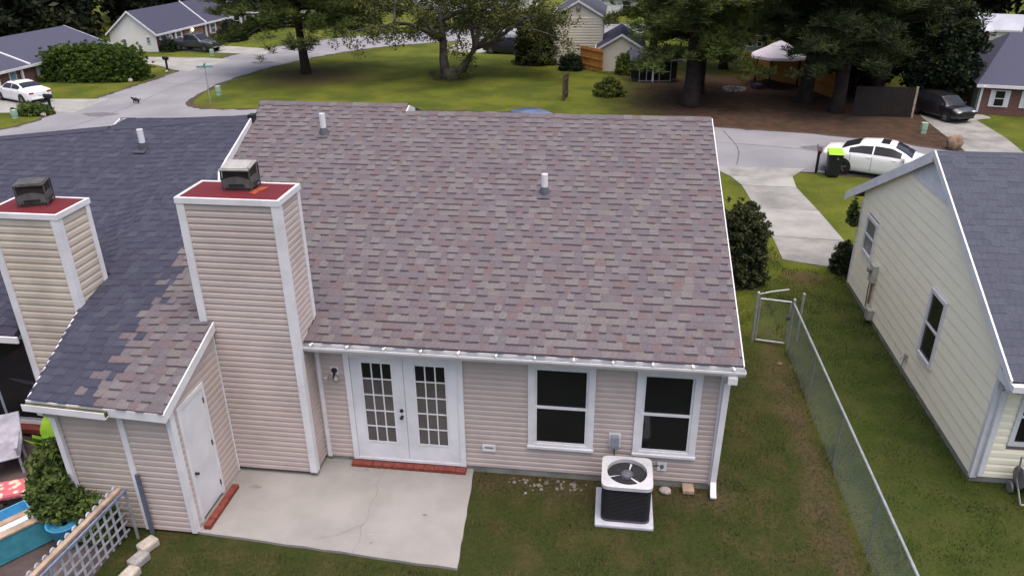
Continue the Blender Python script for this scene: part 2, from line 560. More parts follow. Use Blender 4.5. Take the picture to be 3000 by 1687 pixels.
EDGE = mat('verge_dirt', (0.060, 0.042, 0.034), .95, .35, 3, .3, 20)
def ribbon(name, line, w, z, m, jit, parent=None):
    r_ = np.random.default_rng(len(line))
    mb = MB(); vv = []
    dense = []
    for a, b2 in zip(line, line[1:]):
        k = max(1, int(math.hypot(b2[0] - a[0], b2[1] - a[1]) / .35))
        dense += [(a[0] + (b2[0] - a[0]) * q / k, a[1] + (b2[1] - a[1]) * q / k) for q in range(k)]
    for i, p in enumerate(dense):
        q = dense[min(i + 1, len(dense) - 1)]; o = dense[max(i - 1, 0)]
        d = Vector((q[0] - o[0], q[1] - o[1])).normalized(); n = Vector((-d.y, d.x))
        a, b2 = w * (.5 + r_.uniform(-jit, jit)), w * (.5 + r_.uniform(-jit, jit))
        vv += [(p[0] + n.x * a, p[1] + n.y * a, z), (p[0] - n.x * b2, p[1] - n.y * b2, z)]
    mb.add(vv, [(2 * i, 2 * i + 2, 2 * i + 3, 2 * i + 1) for i in range(len(dense) - 1)])
    return mb.build(name, m, parent)
road_o = bpy.data.objects['road']
ribbon('verge_edge', far_edge, .30, .0095, EDGE, .45, road_o)
ribbon('verge_edge', back_edge, .30, .0098, EDGE, .45, road_o)
ribbon('verge_edge', near_edge, .25, .0101, EDGE, .45, road_o)
TAR = mat('tar_seal', (0.085, 0.083, 0.09), .8, .2, 4)
PATCH = mat('asphalt_patch', (0.125, 0.122, 0.132), .9, .2, 5)
for ln in ([(-29.4, 24), (-29.1, 29), (-29.6, 34), (-29.3, 40)], [(-24, 25.2), (-14, 25.0), (-2, 24.9), (4, 24.2), (9, 22.6), (13, 20.2)], [(3.2, 20.8), (3.6, 23.5), (3.3, 26.9)], [(-32, 36.2), (-29, 36.0), (-27.2, 36.3)]):
    ribbon('tar_line', smooth_line(ln, 8), .05, .0088, TAR, .3, road_o)
for px_, py_, a_, b_2 in ((-29.6, 27.2, 1.0, .45), (7.2, 23.8, .8, .5), (-27.9, 44.5, .9, .6)):
    sheet('asphalt_patch', [(px_ + a_ * math.cos(q) * (1 + .15 * math.sin(3 * q)), py_ + b_2 * math.sin(q) * (1 + .12 * math.cos(4 * q))) for q in [2 * math.pi * k / 18 for k in range(18)]], .0083, PATCH).parent = road_o
DRIVE = mat('driveway_concrete', (0.2614, 0.2570, 0.2446), 0.9, 0.16, 0.7, 0.15, 100)
DRIVE2 = mat('stained_driveway_concrete', (0.2244, 0.2191, 0.2086), 0.9, 0.22, 0.9, 0.15, 100)
# side driveway of the yellow house: slabs with open joints
def side_drive():
    root = bpy.data.objects.new('driveway', None)
    COL.objects.link(root)
    struct(root)
    L_ = [(2.0, 20.5), (2.75, 19.1), (3.02, 17.99), (3.14, 15.39), (3.24, 12.68), (3.22, 10.75)]
    R_ = [(5.9, 20.5), (5.15, 19.3), (5.03, 17.9), (5.25, 15.3), (5.42, 12.5), (5.0, 10.15)]
    for i in range(len(L_) - 1):
        g = 0.012
        mb = MB()
        a, b2, c, d = L_[i], R_[i], R_[i + 1], L_[i + 1]
        P = [(d[0], d[1] + g), (c[0], c[1] + g), (b2[0], b2[1] - g), (a[0], a[1] - g)]
        mb.prism(P, -0.08, 0.022 + 0.003 * (i % 2))
        mb.build('slab', DRIVE if i % 2 else DRIVE2, root)
side_drive()
struct(sheet('driveway', [(-42, 26.2), (-32.35, 27.4), (-31.3, 27.4), (-31.6, 31.2), (-32.4, 31.0), (-42, 30.2)], 0.012, DRIVE))
struct(sheet('driveway', smooth_line([(-44, 43.4), (-37.2, 43.6), (-33.0, 41.0), (-31.6, 40.4)], 4) + smooth_line([(-30.8, 45.4), (-32.5, 46.2), (-37, 46.4), (-44, 46.2)], 4), 0.012, DRIVE))
struct(sheet('driveway', [(-38, 49.7), (-29.6, 48.2), (-29, 51), (-38, 53.5)], 0.012, DRIVE))
struct(sheet('driveway', [(-16, 50.8), (-10, 50.2), (-5.6, 46.3), (-4.8, 47.6), (-9.5, 53), (-15, 58.5)], 0.012, DRIVE))
struct(sheet('driveway', [(13.3, 23.3), (15.5, 22.2), (16.1, 26.5), (16.3, 33), (14.2, 35), (13.7, 30)], 0.012, DRIVE2))
struct(sheet('path', smooth_line([(15.9, 29.9), (16.6, 30.3), (17.1, 30.6), (16.9, 31.4), (16.1, 31.2)], 4), 0.016, DRIVE))

# patio
PATIO = [(-8.62, -2.13), (-4.12, -2.42), (-4.28, 0.02), (-8.62, 0.02)]
mb = MB()
edge = []
for (a, b2) in zip(PATIO, PATIO[1:] + PATIO[:1]):
    for k in range(14):
        t = k / 14
        j = 0.012 if b2 != PATIO[3] else 0
        edge.append((a[0] + (b2[0] - a[0]) * t + random.uniform(-j, j), a[1] + (b2[1] - a[1]) * t + random.uniform(-j, j)))
mb.prism(edge, -0.05, 0.05)
patio = struct(mb.build('patio', CONC))
crack_m = mat('crack', (0.20, 0.19, 0.175), 0.95, 0.1)
mb = MB()
def crack(pts, w):
    for (a, b2) in zip(pts, pts[1:]):
        d = Vector((b2[0] - a[0], b2[1] - a[1])).normalized()
        n = Vector((-d.y, d.x)) * w
        mb.add([(a[0] - n.x, a[1] - n.y, 0.054), (b2[0] - n.x, b2[1] - n.y, 0.054), (b2[0] + n.x, b2[1] + n.y, 0.054), (a[0] + n.x, a[1] + n.y, 0.054)], [(0, 1, 2, 3)])
cp = [(-5.95 + 0.035 * math.sin(i * 1.7) + random.uniform(-.015, .015) + 0.02 * i / 14 * 6, -0.15 - 2.2 * i / 14) for i in range(15)]
crack(cp, 0.005)
crack([(-5.88, -1.65), (-6.05, -1.78), (-6.25, -1.95), (-6.6, -2.08)], 0.003)
mb.build('crack', crack_m, patio)
STAIN = mat('concrete_stain', (0.245, 0.225, 0.21), .9, .3, 6)
rs = np.random.default_rng(4)
for sx_, sy_, sr_ in ((-8.1, -0.95, .10), (-5.72, -1.85, .07), (-5.60, -2.05, .06), (-5.82, -2.18, .05), (-4.9, -1.3, .05), (-7.7, -1.5, .06), (-6.2, -0.25, .08)):
    pts_ = [(sx_ + sr_ * math.cos(q) * rs.uniform(.5, 1.3), sy_ + sr_ * .6 * math.sin(q) * rs.uniform(.5, 1.3)) for q in [2 * math.pi * k / 14 for k in range(14)]]
    sheet('stain', pts_, .0525, STAIN).parent = patio

# ================================================================== HOUSE WITH BROWN ROOF
S = 0.327
EY, EZ = -0.283, 2.75
def z_brown(x, y):
    return EZ + (y - EY) * S
YB, YA, XR, XBA = 6.85, 7.18, 0.226, -7.0
def party(y):
    return float(np.interp(y, [-2.4, 0.5, 4.0, 6.4, 7.3], [-9.75, -9.92, -10.5, -10.68, -10.80]))
house = thing('row_house', 'tan sided single storey house with brown shingle roof and white french doors', 'house')

wall = MB()
wall.box(-7.2, -0.03, 0.012, 0.2, 0.14, 2.72)
wall.box(-0.2, -0.012, 0.2, 13.2, 0.14, 2.72)
wall.box(-10.7, -0.2, 13.0, 13.2, 0.14, 2.72)
wall.prism([(0.2, 2.72), (13.0, 2.72), (YB, z_brown(0, YB) - 0.15)], -0.2, -0.014, 'x')
wall_o = wall.build('wall', [CORE], house)
f = MB(); f.box(-7.1, -0.03, 0.0, 0.1, -0.1, 0.138)
f.box(-0.1, -0.03, 0.1, 13.1, -0.1, 0.138)
f.build('foundation', FOUND, house)

DX0, DX1 = -6.54, -4.41
W1, W2 = (-3.27, -2.11), (-1.42, -0.34)
holes = [(DX0 + 7.1, DX1 + 7.1, 0.1, 2.40), (W1[0] + 7.1, W1[1] + 7.1, 0.66, 2.42), (W2[0] + 7.1, W2[1] + 7.1, 0.66, 2.42)]
siding(wall_o, (-7.1, 0), (0, 0), (0, -1), 0.14, 2.66, TAN, 0.104, holes)
siding(wall_o, (0, 0.0), (0, 13.2), (1, 0), 0.14, 2.66, TAN, 0.25)
mb = MB(); mb.box(-0.05, 0.036, -0.042, 0.06, 0.13, 2.66); mb.build('corner_trim', WHITE, house)
mb = MB(); mb.box(-7.05, -6.98, -0.04, -0.002, 0.13, 2.66); mb.build('corner_trim', WHITE, house)

# roof deck with two ridge heights
roof = MB()
t = 0.12
def slope_patch(mb, xa, xb, ya, yb, zf, th, mi=0):
    P = [(xa(ya), ya), (xb(ya), ya), (xb(yb), yb), (xa(yb), yb)]
    mb.hexa([(x, y, zf(x, y) - th) for x, y in P] + [(x, y, zf(x, y)) for x, y in P], mi)
zr_ = z_brown(0, YB)
zrA = z_brown(0, YA)
slope_patch(roof, lambda y: party(y), lambda y: XR, EY, 4.0, z_brown, t)
slope_patch(roof, lambda y: party(y), lambda y: XR, 4.0, YB, z_brown, t)
slope_patch(roof, lambda y: party(y), lambda y: XBA, YB, YA, z_brown, t)
slope_patch(roof, lambda y: XBA, lambda y: XR, YB, 13.8, lambda x, y: zr_ - (y - YB) * S, t)
slope_patch(roof, lambda y: -10.7, lambda y: XBA, YA, 14.1, lambda x, y: zrA - (y - YA) * S, t)
roof_o = roof.build('roof', [SHD], house)
make_shingles(roof_o, z_brown, (EY - 0.01, YB), lambda y: party(y) + 0.02, lambda y: XR - 0.005, SH, SHW, SHD, 0.186, 1.052, 0.11, 0.23, 300,
              skip=lambda x, y: (-8.72 < x < -7.13 and y < 0.26) or (x < -8.7 and y < 0.3) or (x < party(y) + 0.05 and y < 5))
make_shingles(roof_o, z_brown, (YB - 0.02, YA), lambda y: party(y) + 0.02, lambda y: XBA, SH, SHW, SHD, 0.186, 1.052, 0.11, 0.23, 0, name='upper_shingle')
# ridge caps
def ridge_caps(parent, xa, xb, y, z, ms, w, step=0.2):
    x = xa
    while x < xb - 0.05:
        x2 = min(x + step, xb)
        k = rng.choice(len(ms), p=w)
        tt = 0.012 + 0.010 * rng.random()
        mb = MB()
        mb.add([(0, -0.15, -0.15 * S + tt), (x2 - x - 0.004, -0.15, -0.15 * S + tt), (x2 - x - 0.004, 0, tt + .012), (0, 0, tt + .012), (0, 0.15, -0.15 * S + tt), (x2 - x - 0.004, 0.15, -0.15 * S + tt),
                (0, -0.15, -0.15 * S - .01), (x2 - x - .004, -0.15, -0.15 * S - .01)],
               [(0, 1, 2, 3), (3, 2, 5, 4), (6, 7, 1, 0)])
        mb.build('ridge_cap', ms[k], parent, loc=(x, y, z))
        x = x2
ridge_caps(roof_o, XBA + 0.02, XR, YB, zr_, SH, SHW)
ridge_caps(roof_o, party(YA), XBA, YA, zrA, SH, SHW)
# end board where the higher ridge stops
mb = MB()
mb.prism([(YB - 0.05, zr_ - 0.02), (YA, zrA - 0.02), (YA + 0.5, zrA - 0.5 * S - 0.02), (YA + 0.5, zrA - 0.5 * S - 0.2), (YB, zr_ - 0.12)], XBA, XBA + 0.03, 'x')
mb.build('rake_board', WHITE, house)
# right rake: drip edge and board
mb = MB()
mb.hexa([(XR - 0.005, EY, EZ - 0.17), (XR + 0.02, EY, EZ - 0.17), (XR + 0.02, YB, zr_ - 0.17), (XR - 0.005, YB, zr_ - 0.17),
         (XR - 0.005, EY, EZ - 0.008), (XR + 0.02, EY, EZ - 0.008), (XR + 0.02, YB, zr_ - 0.008), (XR - 0.005, YB, zr_ - 0.008)])
mb.build('rake_board', WHITE, house)
# fascia, soffit, gutter with hangers, downspout
mb = MB(); mb.box(-7.1, XR, EY - 0.012, EY + 0.01, EZ - 0.2, EZ - 0.035); mb.build('fascia', WHITE, house)
mb = MB(); mb.box(-7.1, XR, EY + 0.01, 0.02, EZ - 0.19, EZ - 0.17); mb.build('soffit', WHITE, house)
gy = EY - 0.012
mb = MB()
prof = [(gy, EZ - 0.06), (gy, EZ - 0.15), (gy - 0.07, EZ - 0.15), (gy - 0.105, EZ - 0.085), (gy - 0.105, EZ - 0.05), (gy - 0.118, EZ - 0.05), (gy - 0.118, EZ - 0.09), (gy - 0.075, EZ - 0.162), (gy - 0.002, EZ - 0.162)]
mb.prism(prof, -7.12, XR + 0.03, 'x')
mb.prism([(gy, EZ - 0.06), (gy, EZ - 0.15), (gy - 0.07, EZ - 0.15), (gy - 0.105, EZ - 0.085), (gy - 0.105, EZ - 0.06)], XR + 0.03, XR + 0.036, 'x')
mb.prism([(gy, EZ - 0.06), (gy, EZ - 0.15), (gy - 0.07, EZ - 0.15), (gy - 0.105, EZ - 0.085), (gy - 0.105, EZ - 0.06)], -7.126, -7.12, 'x')
gut = mb.build('gutter', WHITE, house)
mb = MB(); mb.box(-7.11, XR + 0.02, gy - 0.09, gy - 0.004, EZ - 0.135, EZ - 0.10)
mb.build('gutter_debris', mat('gutter_moss', (0.075, 0.068, 0.03), 0.95, 0.3, 5), gut)
for i in range(12):
    x = -6.95 + i * 0.638
    mb = MB(); mb.box(-0.014, 0.014, -0.122, 0.012, -0.055, -0.038); mb.lathe([(0.022, -0.04), (0.026, -0.02), (0.012, -0.004)], 8, 0, Matrix.Translation((0, -0.1, 0)))
    mb.build('gutter_hanger', WHITE, gut, loc=(x, gy, EZ + 0.012))
ds = MB()
def rect_tube(mb, pts, w, d):
    for a, b2 in zip(pts, pts[1:]):
        a, b2 = Vector(a), Vector(b2)
        u = (b2 - a).normalized()
        s = u.cross(Vector((1, 0, 0))).normalized()
        e = Vector((1, 0, 0))
        a2, b3 = a - u * 0.012, b2 + u * 0.012
        r = [(-w, -d), (w, -d), (w, d), (-w, d)]
        mb.hexa([tuple(a2 + e * p + s * q) for p, q in r] + [tuple(b3 + e * p + s * q) for p, q in r])
rect_tube(ds, [(0.08, gy - 0.05, EZ - 0.16), (0.08, gy - 0.03, EZ - 0.26), (0.045, -0.09, EZ - 0.42), (0.02, -0.09, 0.25), (0.02, -0.22, 0.1), (0.02, -0.3, 0.06)], 0.05, 0.036)
ds.build('downspout', WHITE, house)
mb = MB(); mb.box(-0.01, 0.14, gy - 0.12, gy + 0.0, EZ - 0.29, EZ - 0.165); mb.build('downspout_outlet', WHITE, house)

# ---- windows and doors on the back wall
def rect_frame(mb, x0, x1, z0, z1, w, y0, y1, wt=None, wb=None):
    wt = w if wt is None else wt; wb = w if wb is None else wb
    mb.box(x0, x0 + w, y0, y1, z0, z1)
    mb.box(x1 - w, x1, y0, y1, z0, z1)
    mb.box(x0 + w, x1 - w, y0, y1, z1 - wt, z1)
    mb.box(x0 + w, x1 - w, y0, y1, z0, z0 + wb)

def back_window(x0, x1, z0, z1):
    w = MB(); rect_frame(w, x0, x1, z0 + 0.03, z1, 0.115, -0.05, 0.01, 0.10, 0.06)
    wo = w.build('window', WHITE, house)
    s = MB(); s.box(x0 - 0.01, x1 + 0.01, -0.075, 0.01, z0 - 0.012, z0 + 0.035); s.build('sill', WHITE, wo)
    a, b2, c, d = x0 + 0.115, x1 - 0.115, z0 + 0.09, z1 - 0.10
    mid = c + (d - c) * 0.485
    u = MB(); rect_frame(u, a, b2, mid - 0.01, d, 0.04, -0.015, 0.008); u.build('sash', WHITE2, wo)
    l = MB(); rect_frame(l, a, b2, c, mid + 0.03, 0.04, -0.035, -0.016); l.build('sash', WHITE, wo)
    g = MB(); g.box(a + 0.035, b2 - 0.035, 0.0, 0.006, mid + 0.02, d - 0.03); g.build('pane', GLASS, wo)
    g = MB(); g.box(a + 0.035, b2 - 0.035, -0.022, -0.018, c + 0.03, mid - 0.005); g.build('pane', GLASS, wo)
back_window(W1[0], W1[1], 0.68, 2.42)
back_window(W2[0], W2[1], 0.68, 2.42)

dr = MB()
dr.box(DX0, DX0 + 0.10, -0.055, 0.01, 0.13, 2.42); dr.box(DX1 - 0.10, DX1, -0.055, 0.01, 0.13, 2.42)
dr.box(DX0 + 0.10, DX1 - 0.10, -0.055, 0.01, 2.34, 2.42)
dr.box(DX0 + 0.10, DX1 - 0.10, -0.05, 0.01, 0.13, 0.185)
door = dr.build('french_door', WHITE, house)
mid = (DX0 + DX1) / 2
for (a, b2, inner) in ((DX0 + 0.105, mid - 0.004, 1), (mid + 0.004, DX1 - 0.105, -1)):
    st = 0.205
    lf = MB()
    ga, gb, gc, gd = a + st, b2 - st, 0.56, 2.24
    lf.box(a, ga, -0.035, 0.008, 0.19, 2.335); lf.box(gb, b2, -0.035, 0.008, 0.19, 2.335)
    lf.box(ga, gb, -0.035, 0.008, 0.19, gc); lf.box(ga, gb, -0.035, 0.008, gd, 2.335)
    leaf = lf.build('door_leaf', WHITE2, door)
    mu = MB()
    rect_frame(mu, ga - 0.02, gb + 0.02, gc - 0.02, gd + 0.02, 0.03, -0.045, -0.0352)
    pw, ph = (gb - ga - 0.0) / 3, (gd - gc) / 5
    for i in (1, 2):
        mu.box(ga + pw * i - 0.011, ga + pw * i + 0.011, -0.040, -0.028, gc + 0.011, gd - 0.011)
    for j in (1, 2, 3, 4):
        for i in range(3):
            mu.box(ga + pw * i + (0.0112 if i else 0.011), ga + pw * (i + 1) - (0.0112 if i < 2 else 0.011), -0.0395, -0.028, gc + ph * j - 0.011, gc + ph * j + 0.011)
    mu.build('muntin', WHITE, leaf)
    for i in range(3):
        for j in range(5):
            p = MB(); p.box(ga + pw * i + 0.004, ga + pw * (i + 1) - 0.004, -0.024, -0.018, gc + ph * j + 0.004, gc + ph * (j + 1) - 0.004)
            p.build('pane', GLASS if j == 4 else BROWNGLASS, leaf)  # top row near-black glass, rows below a brown-grey pane colour
    if inner == 1:
        for z in (1.14, 1.27):
            k = MB()
            k.lathe([(0.03, 0), (0.032, 0.01), (0.018, 0.018), (0.018, 0.035), (0.032, 0.045), (0.034, 0.06), (0.02, 0.072)] if z < 1.2 else [(0.034, 0), (0.034, 0.02), (0.02, 0.026)], 12, 0,
                    Matrix.Translation((b2 - 0.075, -0.035, z)) @ Matrix.Rotation(math.pi / 2, 4, 'X'))
            k.build('knob' if z < 1.2 else 'deadbolt', BLACK, leaf)

# brick steps
def brick_step(label, p0, p1, n, wdt, h):
    t_ = thing('brick_step', label, 'step', (p0[0], p0[1], 0.05))
    dx, dy = p1[0] - p0[0], p1[1] - p0[1]
    L = math.hypot(dx, dy)
    a = math.atan2(dy, dx)
    b_ = L / n
    for i in range(n):
        mb = MB(); mb.box(i * b_ + 0.003, (i + 1) * b_ - 0.003, -wdt, 0, 0, h + random.uniform(-.004, .004))
        mb.build('brick', REDBRICK, t_, rz=a, bevel=0.006)
brick_step('row of red painted bricks under the french doors', (DX0 - 0.02, -0.06), (DX1 + 0.01, -0.06), 11, 0.13, 0.075)
brick_step('short row of red painted bricks below the shed door', (-8.5, -1.0), (-8.5, -2.08), 6, -0.12, 0.08)

# fittings on the wall
fl = MB(); fl.box(-6.80, -6.66, -0.03, -0.016, 1.93, 2.10)
flo = fl.build('flood_light', WHITE, house)
mb = MB(); mb.lathe([(0.055, 0), (0.055, 0.02), (0.03, 0.03)], 12, 0, Matrix.Translation((-6.73, -0.03, 2.03)) @ Matrix.Rotation(math.pi / 2, 4, 'X'))
mb.tube([(-6.73, -0.05, 2.01), (-6.72, -0.10, 1.94), (-6.72, -0.11, 1.86)], 0.026, 8); mb.build('motion_sensor', BLACK, flo)
for sx, dz in ((-0.10, 0), (0.05, -0.01)):
    mb = MB()
    M = Matrix.Translation((-6.73 + sx, -0.10, 1.97 + dz)) @ Matrix.Rotation(math.radians(125), 4, 'X') @ Matrix.Rotation(sx * 4, 4, 'Y')
    mb.lathe([(0.02, 0), (0.03, 0.02), (0.05, 0.09), (0.052, 0.10), (0.03, 0.103)], 12, 0, M)
    mb.build('lamp_head', PALEMETAL, flo, smooth=True)
v = MB(); rect_frame(v, -4.10, -3.86, 0.51, 0.65, 0.04, -0.045, -0.015); v.box(-4.06, -3.90, -0.02, -0.012, 0.55, 0.61)
vo = v.build('wall_vent', WHITE, house)
for k in range(3):
    mb = MB(); mb.box(-4.058, -3.902, -0.032, -0.022, 0.556 + k * 0.02, 0.568 + k * 0.02); mb.build('louver', PALEMETAL, vo)
e = MB(); e.box(-1.84, -1.63, -0.032, -0.012, 0.80, 1.09)
eo = e.build('disconnect_box', WHITE, house)
mb = MB(); mb.box(-1.80, -1.67, -0.12, -0.033, 0.82, 1.06); mb.box(-1.81, -1.66, -0.128, -0.121, 0.84, 1.065); mb.box(-1.775, -1.695, -0.134, -0.1285, 0.87, 0.94); mb.build('switch_cover', mat('grey_blue_box', (0.22, 0.24, 0.28), 0.5, 0.1), eo, bevel=0.006)
mb = MB(); mb.tube([(-1.735, -0.08, 0.83), (-1.735, -0.09, 0.7), (-1.70, -0.13, 0.6), (-1.66, -0.22, 0.52), (-1.64, -0.34, 0.5)], 0.014, 6); mb.build('conduit', DARKMETAL, eo)
o_ = MB(); rect_frame(o_, -0.965, -0.80, 0.36, 0.54, 0.045, -0.036, -0.012); o_.box(-0.92, -0.845, -0.024, -0.014, 0.405, 0.495)
oo = o_.build('wall_outlet', WHITE, house)
mb = MB(); mb.lathe([(0.03, 0), (0.03, 0.03), (0.012, 0.05)], 10, 0, Matrix.Translation((-0.88, -0.024, 0.45)) @ Matrix.Rotation(math.pi / 2, 4, 'X')); mb.build('valve', DARKMETAL, oo)
mb = MB(); mb.tube([(-0.93, -0.03, 0.47), (-1.05, -0.05, 0.46), (-1.12, -0.3, 0.44)], 0.012, 6); mb.build('refrigerant_line', BLACK, oo)

# ---- chimney
def chimney(parent, x0, x1, y0, y1, ztop, zbot, msid, sides, front_from=None, h=0.108, cutl=None):
    c = MB(); c.box(x0 + 0.015, x1 - 0.015, y0 + 0.015, y1 - 0.015, zbot, ztop - 0.02)
    co = c.build('chimney', CORE, parent)
    siding(co, (x0, y0), (x1, y0), (0, -1), zbot, ztop - 0.09, msid, h)
    for s in sides:
        if s == 'r': siding(co, (x1, y0), (x1, y1), (1, 0), zbot, ztop - 0.09, msid, h, d=0.016)
        if s == 'l': siding(co, (x0, y1), (x0, y0), (-1, 0), zbot, ztop - 0.09, msid, h, d=0.016)
    w = 0.095
    for (a, b2, c_, d_) in ((x0 - 0.034, x0 + w, y0 - 0.038, y0 + 0.03), (x1 - w, x1 + 0.034, y0 - 0.038, y0 + w), (x1 - 0.03, x1 + 0.034, y1 - w, y1 + 0.01), (x0 - 0.034, x0 + 0.03, y1 - w, y1 + 0.01)):
        m_ = MB(); m_.box(a, b2, c_, d_, zbot, ztop - 0.075); m_.build('corner_trim', WHITE, co)
    tr = MB()
    for (a, b2, c_, d_) in ((x0 - 0.046, x1 + 0.046, y0 - 0.046, y0 + 0.0), (x0 - 0.046, x1 + 0.046, y1, y1 + 0.046), (x1, x1 + 0.046, y0, y1), (x0 - 0.046, x0, y0, y1)):
        tr.box(a, b2, c_, d_, ztop - 0.09, ztop + 0.005)
    tr.build('top_trim', WHITE, co)
    cp_ = MB()
    cx, cy = (x0 + x1) / 2, (y0 + y1) / 2
    cp_.add([(x0 + .001, y0 + .001, ztop - 0.005), (x1 - .001, y0 + .001, ztop - 0.005), (x1 - .001, y1 - .001, ztop - 0.005), (x0 + .001, y1 - .001, ztop - 0.005), (cx, cy, ztop + 0.025)], [(0, 1, 4), (1, 2, 4), (2, 3, 4), (3, 0, 4)])
    pan = cp_.build('cap_pan', REDCAP, co)
    return co, pan, cx, cy

def flue_box(parent, cx, cy, z, rz, topm, tilt):
    """Rectangular spark-arrestor box with arched openings and a flat lid."""
    w, d, h = 0.27, 0.20, 0.20
    base = MB(); base.box(-w * .85, w * .85, -d * .85, d * .85, 0, 0.05); 
    bo = base.build('flue_cap', DARKMETAL, parent, loc=(cx, cy, z), rz=rz)
    for s in (-1, 1):
        for ax in (0, 1):
            L, off = (w, d) if ax == 0 else (d, w)
            p = MB()
            n = 8
            arc = [(-L, 0.05), (L, 0.05), (L, 0.16)] + [(L - 2 * L * k / n, 0.16 + 0.05 * math.sin(math.pi * k / n)) for k in range(1, n)] + [(-L, 0.16)]
            if ax == 0: p.prism(arc, s * off - 0.008, s * off + 0.008, 'y')
            else: p.prism(arc, s * off - 0.008, s * off + 0.008, 'x')
            p.build('guard', mat('flue_grey', (0.085, 0.08, 0.08), .6, .2, 6), bo)
            q = MB()
            if ax == 0: q.box(-L * .55, L * .55, s * (off + .016) - .004, s * (off + .016) + .004, 0.07, 0.105)
            else: q.box(s * (off + .016) - .004, s * (off + .016) + .004, -L * .55, L * .55, 0.07, 0.105)
            q.build('slot', BLACK, bo)
    inner = MB(); inner.box(-w * .93, w * .93, -d * .93, d * .93, 0.05, 0.335); inner.build('screen', mat('soot', (0.03, 0.022, 0.022), 0.95, 0.2), bo)
    lid = MB()
    M = Matrix.Rotation(tilt, 4, 'X')
    lid.box(-w * 1.03, w * 1.03, -d * 1.05, d * 1.05, 0.33, 0.35, 0, M); lid.box(-w * .9, w * .9, -d * .9, d * .9, 0.351, 0.362, 0, M)
    lid.build('lid', topm, bo)
    for sx in (-1, 1):
        for sy in (-1, 1):
            r = MB(); r.box(sx * w - .012, sx * w + .012, sy * d - .012, sy * d + .012, 0.0, 0.335); r.build('corner_rod', DARKMETAL, bo)
    bo.scale = (.86, .9, 1.12)
    return bo

chm, pan, ccx, ccy = chimney(house, -8.73, -7.11, -0.52, 0.29, 5.345, 0.14, TAN, 'r')
flue_box(chm, ccx + 0.02, ccy + 0.1, 5.36, 0.05, PALEMETAL, 0.12)
mb = MB()
mb.add([(ccx + .24, ccy - .16, 5.3665), (ccx + .36, ccy - .2, 5.362), (ccx + .40, ccy + .0, 5.362), (ccx + .44, ccy + .2, 5.360), (ccx + .30, ccy + .16, 5.367), (ccx + .27, ccy - .02, 5.3675)], [(0, 1, 2, 3, 4, 5)])
mb.build('rust_patch', RUST, pan)

# ---- vent pipes
def vent(parent, x, y, z, h, bootm, r=0.068, name='vent_pipe'):
    mb = MB(); mb.lathe([(r, -0.05), (r, h), (r * .8, h), (r * .8, h - 0.02)], 12)
    p = mb.build(name, WHITE, parent, smooth=False, loc=(x, y, z))
    b_ = MB()
    n = 10
    b_.lathe([(0.12, -0.01), (0.10, 0.06), (0.071, 0.13)], 12)
    b_.add([(-0.13, -0.22, -0.22 * S + .02), (0.13, -0.22, -0.22 * S + .02), (0.12, 0.08, 0.08 * S + .02), (-0.12, 0.08, 0.08 * S + .02)], [(0, 1, 2, 3)])
    b_.build('boot', bootm, p)
BOOT = mat('lead_boot', (0.075, 0.075, 0.09), 0.7, 0.15, 10)
vent(house, -8.72, 5.86, z_brown(0, 5.86) + .01, 0.46, BOOT)
vent(house, -3.36, 3.92, z_brown(0, 3.92) + .01, 0.40, BOOT)

# ---- shed between the two chimneys
XS, YS = -8.6, -2.15
XSL = -10.62
def z_dark(x, y):
    ry, rz_ = [-2.35, -0.5, 0.6, 6.35, 8], [2.56, 3.19, 3.44, 5.06, 5.4]
    ly, lz_ = [-2.35, -0.5, 0.6, 6.25, 8], [2.68, 3.02, 3.28, 5.0, 5.4]
    fy, fz_ = [-0.3, 5.7, 8], [2.52, 4.83, 5.4]
    zr = np.interp(y, ry, rz_); zl = np.interp(y, ly, lz_); zf_ = np.interp(y, fy, fz_)
    if x > -11.2:
        k = min(1, max(0, (x + 11.2) / 2.6))
        return float(zl + (zr - zl) * k)
    k = min(1, max(0, (-11.2 - x) / 1.5)); k = k * k * (3 - 2 * k)
    return float(zl + (zf_ - zl) * k)
shed = MB()
shed.hexa([(XSL, YS + .015, 0.05), (XS - .015, YS + .015, 0.05), (XS - .015, -0.53, 0.05), (XSL, -0.53, 0.05),
           (XSL, YS + .015, z_dark(XSL, YS) - .1), (XS - .015, YS + .015, z_dark(XS, YS) - .1), (XS - .015, -0.53, z_dark(XS, -0.53) - .1), (XSL, -0.53, z_dark(XSL, -0.53) - .1)])
shed_o = shed.build('shed_wall', CORE, house)
xm = -9.42
zt = z_dark(-9, YS) - .12
siding(shed_o, (xm + 0.05, YS), (XS, YS), (0, -1), 0.05, zt, TAN, 0.112)
siding(shed_o, (XSL, YS), (xm - 0.05, YS), (0, -1), 0.05, zt, TAN3, 0.112)
# door side wall, boards clipped to the roof slope
DYA, DYB = -1.98, -1.15
nrow = 25
for i in range(nrow):
    a = 0.06 + i * 0.125
    def yat(z):
        return float(np.interp(z, [z_dark(XS, YS) - .1, z_dark(XS, -0.53) - .1], [YS, -0.53]))
    lo = YS if a + .125 < z_dark(XS, YS) - .1 else yat(a + .06)
    if lo > -0.6: continue
    segs = [(lo, -0.53)]
    if a < 2.30: segs = [(lo, DYA), (DYB, -0.53)]
    for s0, s1 in segs:
        if s1 - s0 > 0.03:
            plank(shed_o, (XS, s0), (XS, s1), (1, 0), a, 0.125, TAN, d=0.014)
mb = MB(); mb.box(xm - 0.05, xm + 0.05, YS - 0.04, YS - .002, 0.05, zt); mb.build('divider_trim', WHITE, house)
mb = MB(); mb.box(XS - 0.05, XS + 0.03, YS - 0.038, YS + 0.09, 0.05, zt + .02); mb.build('corner_trim', WHITE, house)
